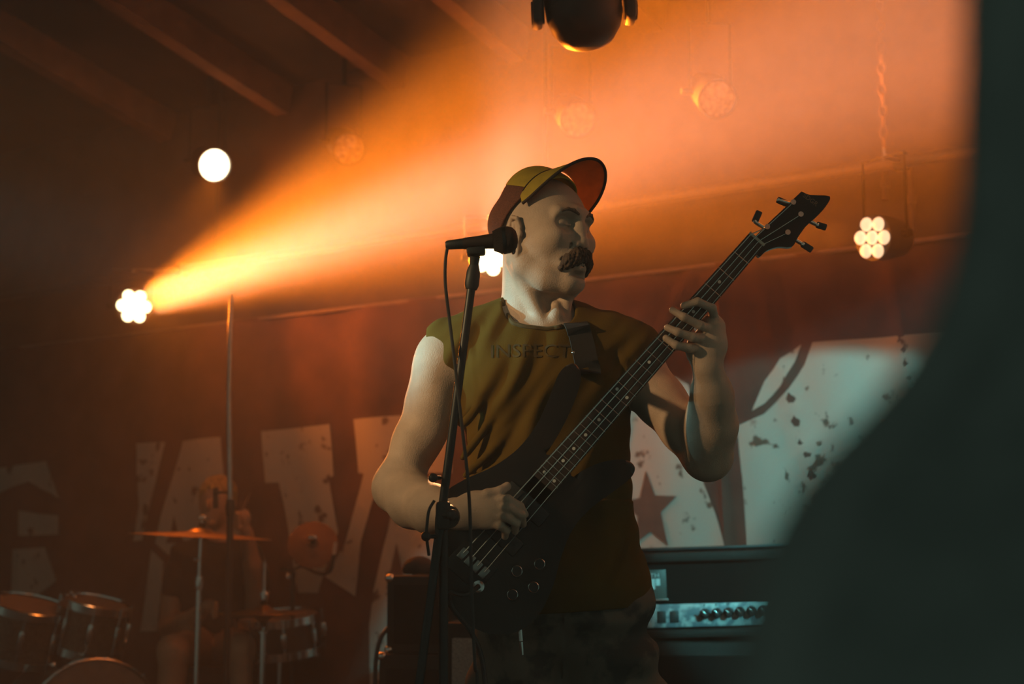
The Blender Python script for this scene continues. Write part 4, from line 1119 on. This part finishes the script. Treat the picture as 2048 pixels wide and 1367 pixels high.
cymbal(sp_, sc_, unit(V(0.10, -1, 0.42)), 0.100, mat('dull_cymbal_bronze', (0.20, 0.085, 0.045), 0.6, 0.2, var=0.2, scale=25))
jn = P(578, 1142, DY + 0.2)
G().tube([V(spx[0], jn[1], 0.10), V(spx[0], jn[1], jn[2])], 0.010, 12).build('tube', m_black, sp_)
G().tube([P(562, 1136, DY + 0.22), jn, P(606, 1130, DY + 0.24), sc_ + V(0, 0.03, 0)], 0.006, 8).build('boom', m_black, sp_)
G().ball(jn - V(0, 0.015, 0.02), 0.013, 8).build('tilt_bolt', m_chrome, sp_)
tripod(sp_, spx[0], jn[1], 0.34)
pm = thing('clip_microphone', 'small clip microphone with a pale tip right of the splash cymbal', 'microphone', P(655, 1160, DY + 0.12))
G().tube(smooth_path([P(604, 1131, DY + 0.23), P(640, 1146, DY + 0.15), P(660, 1140, DY + 0.12), P(668, 1108, DY + 0.10)], 5), 0.008, 8).build('gooseneck', m_black, pm)
G().tube([P(668, 1108, DY + 0.10), P(671, 1084, DY + 0.10)], [0.008, 0.006], 10).build('capsule', mat('pale_mic_tip', (0.6, 0.55, 0.5), 0.4), pm)
oh = thing('overhead_microphone_stand', 'tall thin black stand with a small hanging microphone, standing before the drums', 'microphone stand', V(P(458, 1100, 2.4)[0], 2.4, 0))
x0, x1 = P(454, 1300, 2.4)[0], P(462, 595, 2.4)[0]
G().tube([V(x0, 2.4, 0.04), V(x0, 2.4, P(0, 1010, 2.4)[2])], 0.012, 12).build('lower_tube', m_black, oh)
G().tube([V(x0, 2.4, P(0, 1040, 2.4)[2]), P(458, 800, 2.4), P(461, 640, 2.4), P(463, 588, 2.4)], [0.0095, 0.0095, 0.009, 0.005], 12).build('upper_tube', m_steel, oh)
G().lathe([(0.014, -0.03), (0.018, 0), (0.014, 0.03)], V(x0, 2.4, P(0, 1015, 2.4)[2]), V(0, 0, 1), 14).build('clutch', m_black, oh)
pk = G().tube([P(455, 985, 2.4), P(432, 984, 2.38)], 0.005, 8).box(P(431, 982, 2.38), (0.018, 0.018, 0.03), bev=0.004).build('clip', m_black, oh)
G().tube([P(431, 990, 2.38), P(432, 1016, 2.38)], [0.009, 0.010], 12).build('pencil_microphone', m_black, pk)
for k in range(3):
    a = R(30 + 120 * k); G().tube([V(x0, 2.4, 0.14), V(x0 + 0.3 * math.cos(a), 2.4 + 0.3 * math.sin(a), 0.010)], 0.008, 8).build('leg', m_black, oh)
sn = drum('snare_drum', 'dark snare drum under the hi-hat cymbals', P(560, 1268, DY + 0.28), unit(V(-0.08, -0.12, 1)), 0.165, 0.13, 8, 'drum', m_blackp)
ss = thing('snare_stand', 'chrome snare stand under the dark snare drum', 'stand', V(sn[0], sn[1], 0))
G().tube([V(sn[0], sn[1], 0.06), sn - V(0, 0, 0.10)], 0.011, 10).build('tube', m_chrome, ss)
for k in range(3):
    a = R(20 + 120 * k); e_ = V(math.cos(a), math.sin(a), 0)
    G().tube([sn - V(0, 0, 0.10), sn - V(0, 0, 0.085) + e_ * 0.16, sn - V(0, 0, 0.055) + e_ * 0.172], 0.006, 8).build('basket_arm', m_chrome, ss)
tripod(ss, sn[0], sn[1], 0.25, 0.22)

# ------------------------------------------------------------------ the drummer
RY = 3.28
def sculpt_drummer():
    s = SDF((P(300, 1000, RY)[0], RY - 0.62, 0.0), (P(545, 1000, RY)[0], RY + 0.20, P(0, 940, RY)[2]), 0.0045)
    h = P(434, 1004, RY)
    s.ell(h + V(0, 0.01, 0.022), (0.070, 0.088, 0.082), 0.01); s.ell(h + V(-0.006, -0.02, -0.035), (0.056, 0.062, 0.070), 0.03)
    s.ell(h + V(-0.022, -0.088, -0.012), (0.012, 0.016, 0.022), 0.012); s.ell(h + V(-0.012, -0.07, -0.088), (0.02, 0.016, 0.014), 0.012)
    for q in (-1, 1):
        s.ell(h + V(-0.015 + 0.028 * q, -0.085, 0.012), (0.016, 0.012, 0.010), 0.010, 'sub'); s.ell(h + V(0.068 * q, 0.012, -0.005), (0.010, 0.016, 0.026), 0.006)
    s.cone(h - V(0, -0.02, 0.06), P(436, 1100, RY + 0.03), 0.048, 0.056, 0.02)
    s.ell(P(432, 1160, RY + 0.02), (0.155, 0.100, 0.19), 0.03); s.cone(P(375, 1112, RY + 0.02), P(494, 1112, RY + 0.02), 0.055, 0.055, 0.04)
    s.ell(P(430, 1275, RY + 0.03), (0.155, 0.12, 0.14), 0.05)
    s.chain([P(370, 1116, RY + 0.02), P(345, 1190, RY), P(338, 1258, RY - 0.04)], [0.052, 0.045, 0.040], 0.02)
    s.chain([P(338, 1258, RY - 0.04), P(372, 1244, RY - 0.18), P(408, 1218, RY - 0.28)], [0.040, 0.038, 0.027], 0.02)
    s.ell(P(418, 1212, RY - 0.31), (0.03, 0.04, 0.028), 0.015)
    s.chain([P(498, 1116, RY + 0.02), P(515, 1180, RY), P(512, 1220, RY - 0.05)], [0.052, 0.045, 0.040], 0.02)
    s.chain([P(512, 1220, RY - 0.05), P(505, 1130, RY - 0.15), P(492, 1060, RY - 0.20)], [0.040, 0.036, 0.026], 0.02)
    s.ell(P(488, 1036, RY - 0.21), (0.028, 0.030, 0.038), 0.012)
    for q in range(4):
        s.chain([P(480 + q * 1, 1026 + q * 9, RY - 0.225), P(472, 1026 + q * 9, RY - 0.245), P(478, 1030 + q * 9, RY - 0.262)], [0.010, 0.009, 0.008], 0.004)
        s.chain([P(424 + q * 1, 1204 + q * 8, RY - 0.33), P(432, 1206 + q * 8, RY - 0.35), P(428, 1210 + q * 8, RY - 0.37)], [0.010, 0.009, 0.008], 0.004)
    for (k, kx, fx) in ((0, 348, 335), (1, 488, 500)):
        hipx = P(405 if k == 0 else 460, 1290, RY)[0]; kn = P(kx, 1300, RY - 0.45); fo = V(P(fx, 1300, RY - 0.45)[0], RY - 0.48, 0.07)
        s.chain([V(hipx, RY, kn[2] - 0.01), kn], [0.082, 0.060], 0.03); s.chain([kn, (kn + fo) / 2 + V(0, 0.03, 0), fo], [0.056, 0.052, 0.040], 0.03)
        s.chain([fo - V(0, -0.02, 0.02), fo + V(0, -0.13, -0.03)], [0.045, 0.036], 0.02)
    return s
drummer = mesh_obj('person', *sculpt_drummer().mesh(), mat('drummer_skin', (0.48, 0.28, 0.18), 0.5, var=0.1, scale=20))
tag(drummer, 'person with fair hair and a black shirt seated behind the drums', 'person')
s = SDF((P(330, 1000, RY)[0], RY - 0.15, P(0, 1330, RY)[2]), (P(545, 1000, RY)[0], RY + 0.20, P(0, 1070, RY)[2]), 0.005)
s.ell(P(432, 1160, RY + 0.02), (0.168, 0.113, 0.20), 0.03); s.cone(P(375, 1112, RY + 0.02), P(494, 1112, RY + 0.02), 0.066, 0.066, 0.04)
s.ell(P(430, 1265, RY + 0.03), (0.170, 0.135, 0.13), 0.05)
s.chain([P(370, 1116, RY + 0.02), P(350, 1172, RY)], [0.065, 0.062], 0.02); s.chain([P(498, 1116, RY + 0.02), P(512, 1168, RY)], [0.065, 0.062], 0.02)
s.cone(P(436, 1060, RY + 0.01), P(436, 1098, RY + 0.01), 0.062, 0.064, 0.005, 'sub')
x, y, z = s.grid(); s.d += (0.004 * np.sin(60 * z + 30 * x)).astype(np.float32)
mesh_obj('shirt', *s.mesh(), mat('black_shirt', (0.022, 0.022, 0.024), 0.85, bump=0.2), drummer)
s = SDF(P(434, 1000, RY) - 0.13, P(434, 1000, RY) + 0.13, 0.003)
h = P(434, 1004, RY); s.ell(h + V(0.002, 0.016, 0.036), (0.078, 0.092, 0.078), 0.01)
s.cut(h + V(0, -0.06, 0.040), unit(V(0, -0.75, -0.65)), 0.01)
x, y, z = s.grid(); s.d += (0.003 * np.sin(220 * x + 60 * z) * np.sin(150 * y)).astype(np.float32)
mesh_obj('hair', *s.mesh(), mat('fair_hair', (0.50, 0.30, 0.10), 0.6, var=0.3, scale=120, bump=0.5), drummer)
dstick = G().tube([P(470, 1052, RY - 0.24), P(500, 985, RY - 0.20)], [0.007, 0.004], 8).build('drumstick', m_raft); tag(dstick, 'wooden drumstick raised in the drummer\'s hand', 'drumstick')
thr = thing('drum_throne', 'round black drum stool under the drummer', 'stool', V(P(432, 1290, RY + 0.05)[0], RY + 0.05, 0))
zs = P(432, 1330, RY)[2]; xt = P(432, 1290, RY + 0.05)[0]
G().lathe([(0.15, -0.08), (0.17, -0.06), (0.17, -0.02), (0.15, 0.0), (0.0, 0.0)], V(xt, RY + 0.05, zs), V(0, 0, 1), 28).build('seat', m_blackp, thr)
G().tube([V(xt, RY + 0.05, 0.1), V(xt, RY + 0.05, zs - 0.05)], 0.016, 12).build('post', m_chrome, thr)
for k in range(3):
    q = R(90 + 120 * k); G().tube([V(xt, RY + 0.05, 0.22), V(xt + 0.24 * math.cos(q), RY + 0.05 + 0.24 * math.sin(q), 0.010)], 0.009, 8).build('leg', m_chrome, thr)

# ------------------------------------------------------------------ black drape close to the camera
FY = -2.60
def drape():
    edge = [(1945, -900), (1940, -200), (1936, 200), (1926, 430), (1888, 600), (1815, 740), (1720, 850), (1630, 950), (1565, 1050), (1520, 1160), (1492, 1280), (1470, 1400), (1440, 1700), (1400, 2400), (1360, 4800)]
    e3 = smooth_path([P(x, max(-3000, y), FY) if y < 4000 else P(x, y, FY) for x, y in edge], 6)
    e3 = [V(q[0], FY, q[2]) for q in e3]
    top = V(e3[0][0], FY, 2.6); e3 = [top] + e3; v = []; nu = 60; wid = 0.9
    for q in e3:
        if q[2] < -0.60: q[2] = -0.60
        for k in range(nu):
            t = k / (nu - 1); d = t * wid
            v.append(V(q[0] + d, FY + 0.018 * math.sin(42 * d + 0.8 * math.sin(3 * q[2])) * min(1, d / 0.03) + 0.01 * math.sin(9 * d) + 0.05 * d, q[2]))
    f = [(i * nu + k, i * nu + k + 1, (i + 1) * nu + k + 1, (i + 1) * nu + k) for i in range(len(e3) - 1) for k in range(nu - 1)]
    o = mesh_obj('stage_drape', v, f, mat('black_drape_cloth', (0.20, 0.20, 0.20), 0.95, var=0.15, scale=60, bump=0.2))
    md = o.modifiers.new('thickness', 'SOLIDIFY'); md.thickness = 0.003
    tag(o, 'out-of-focus black drape hanging close to the camera along the right edge', 'curtain')
drape()
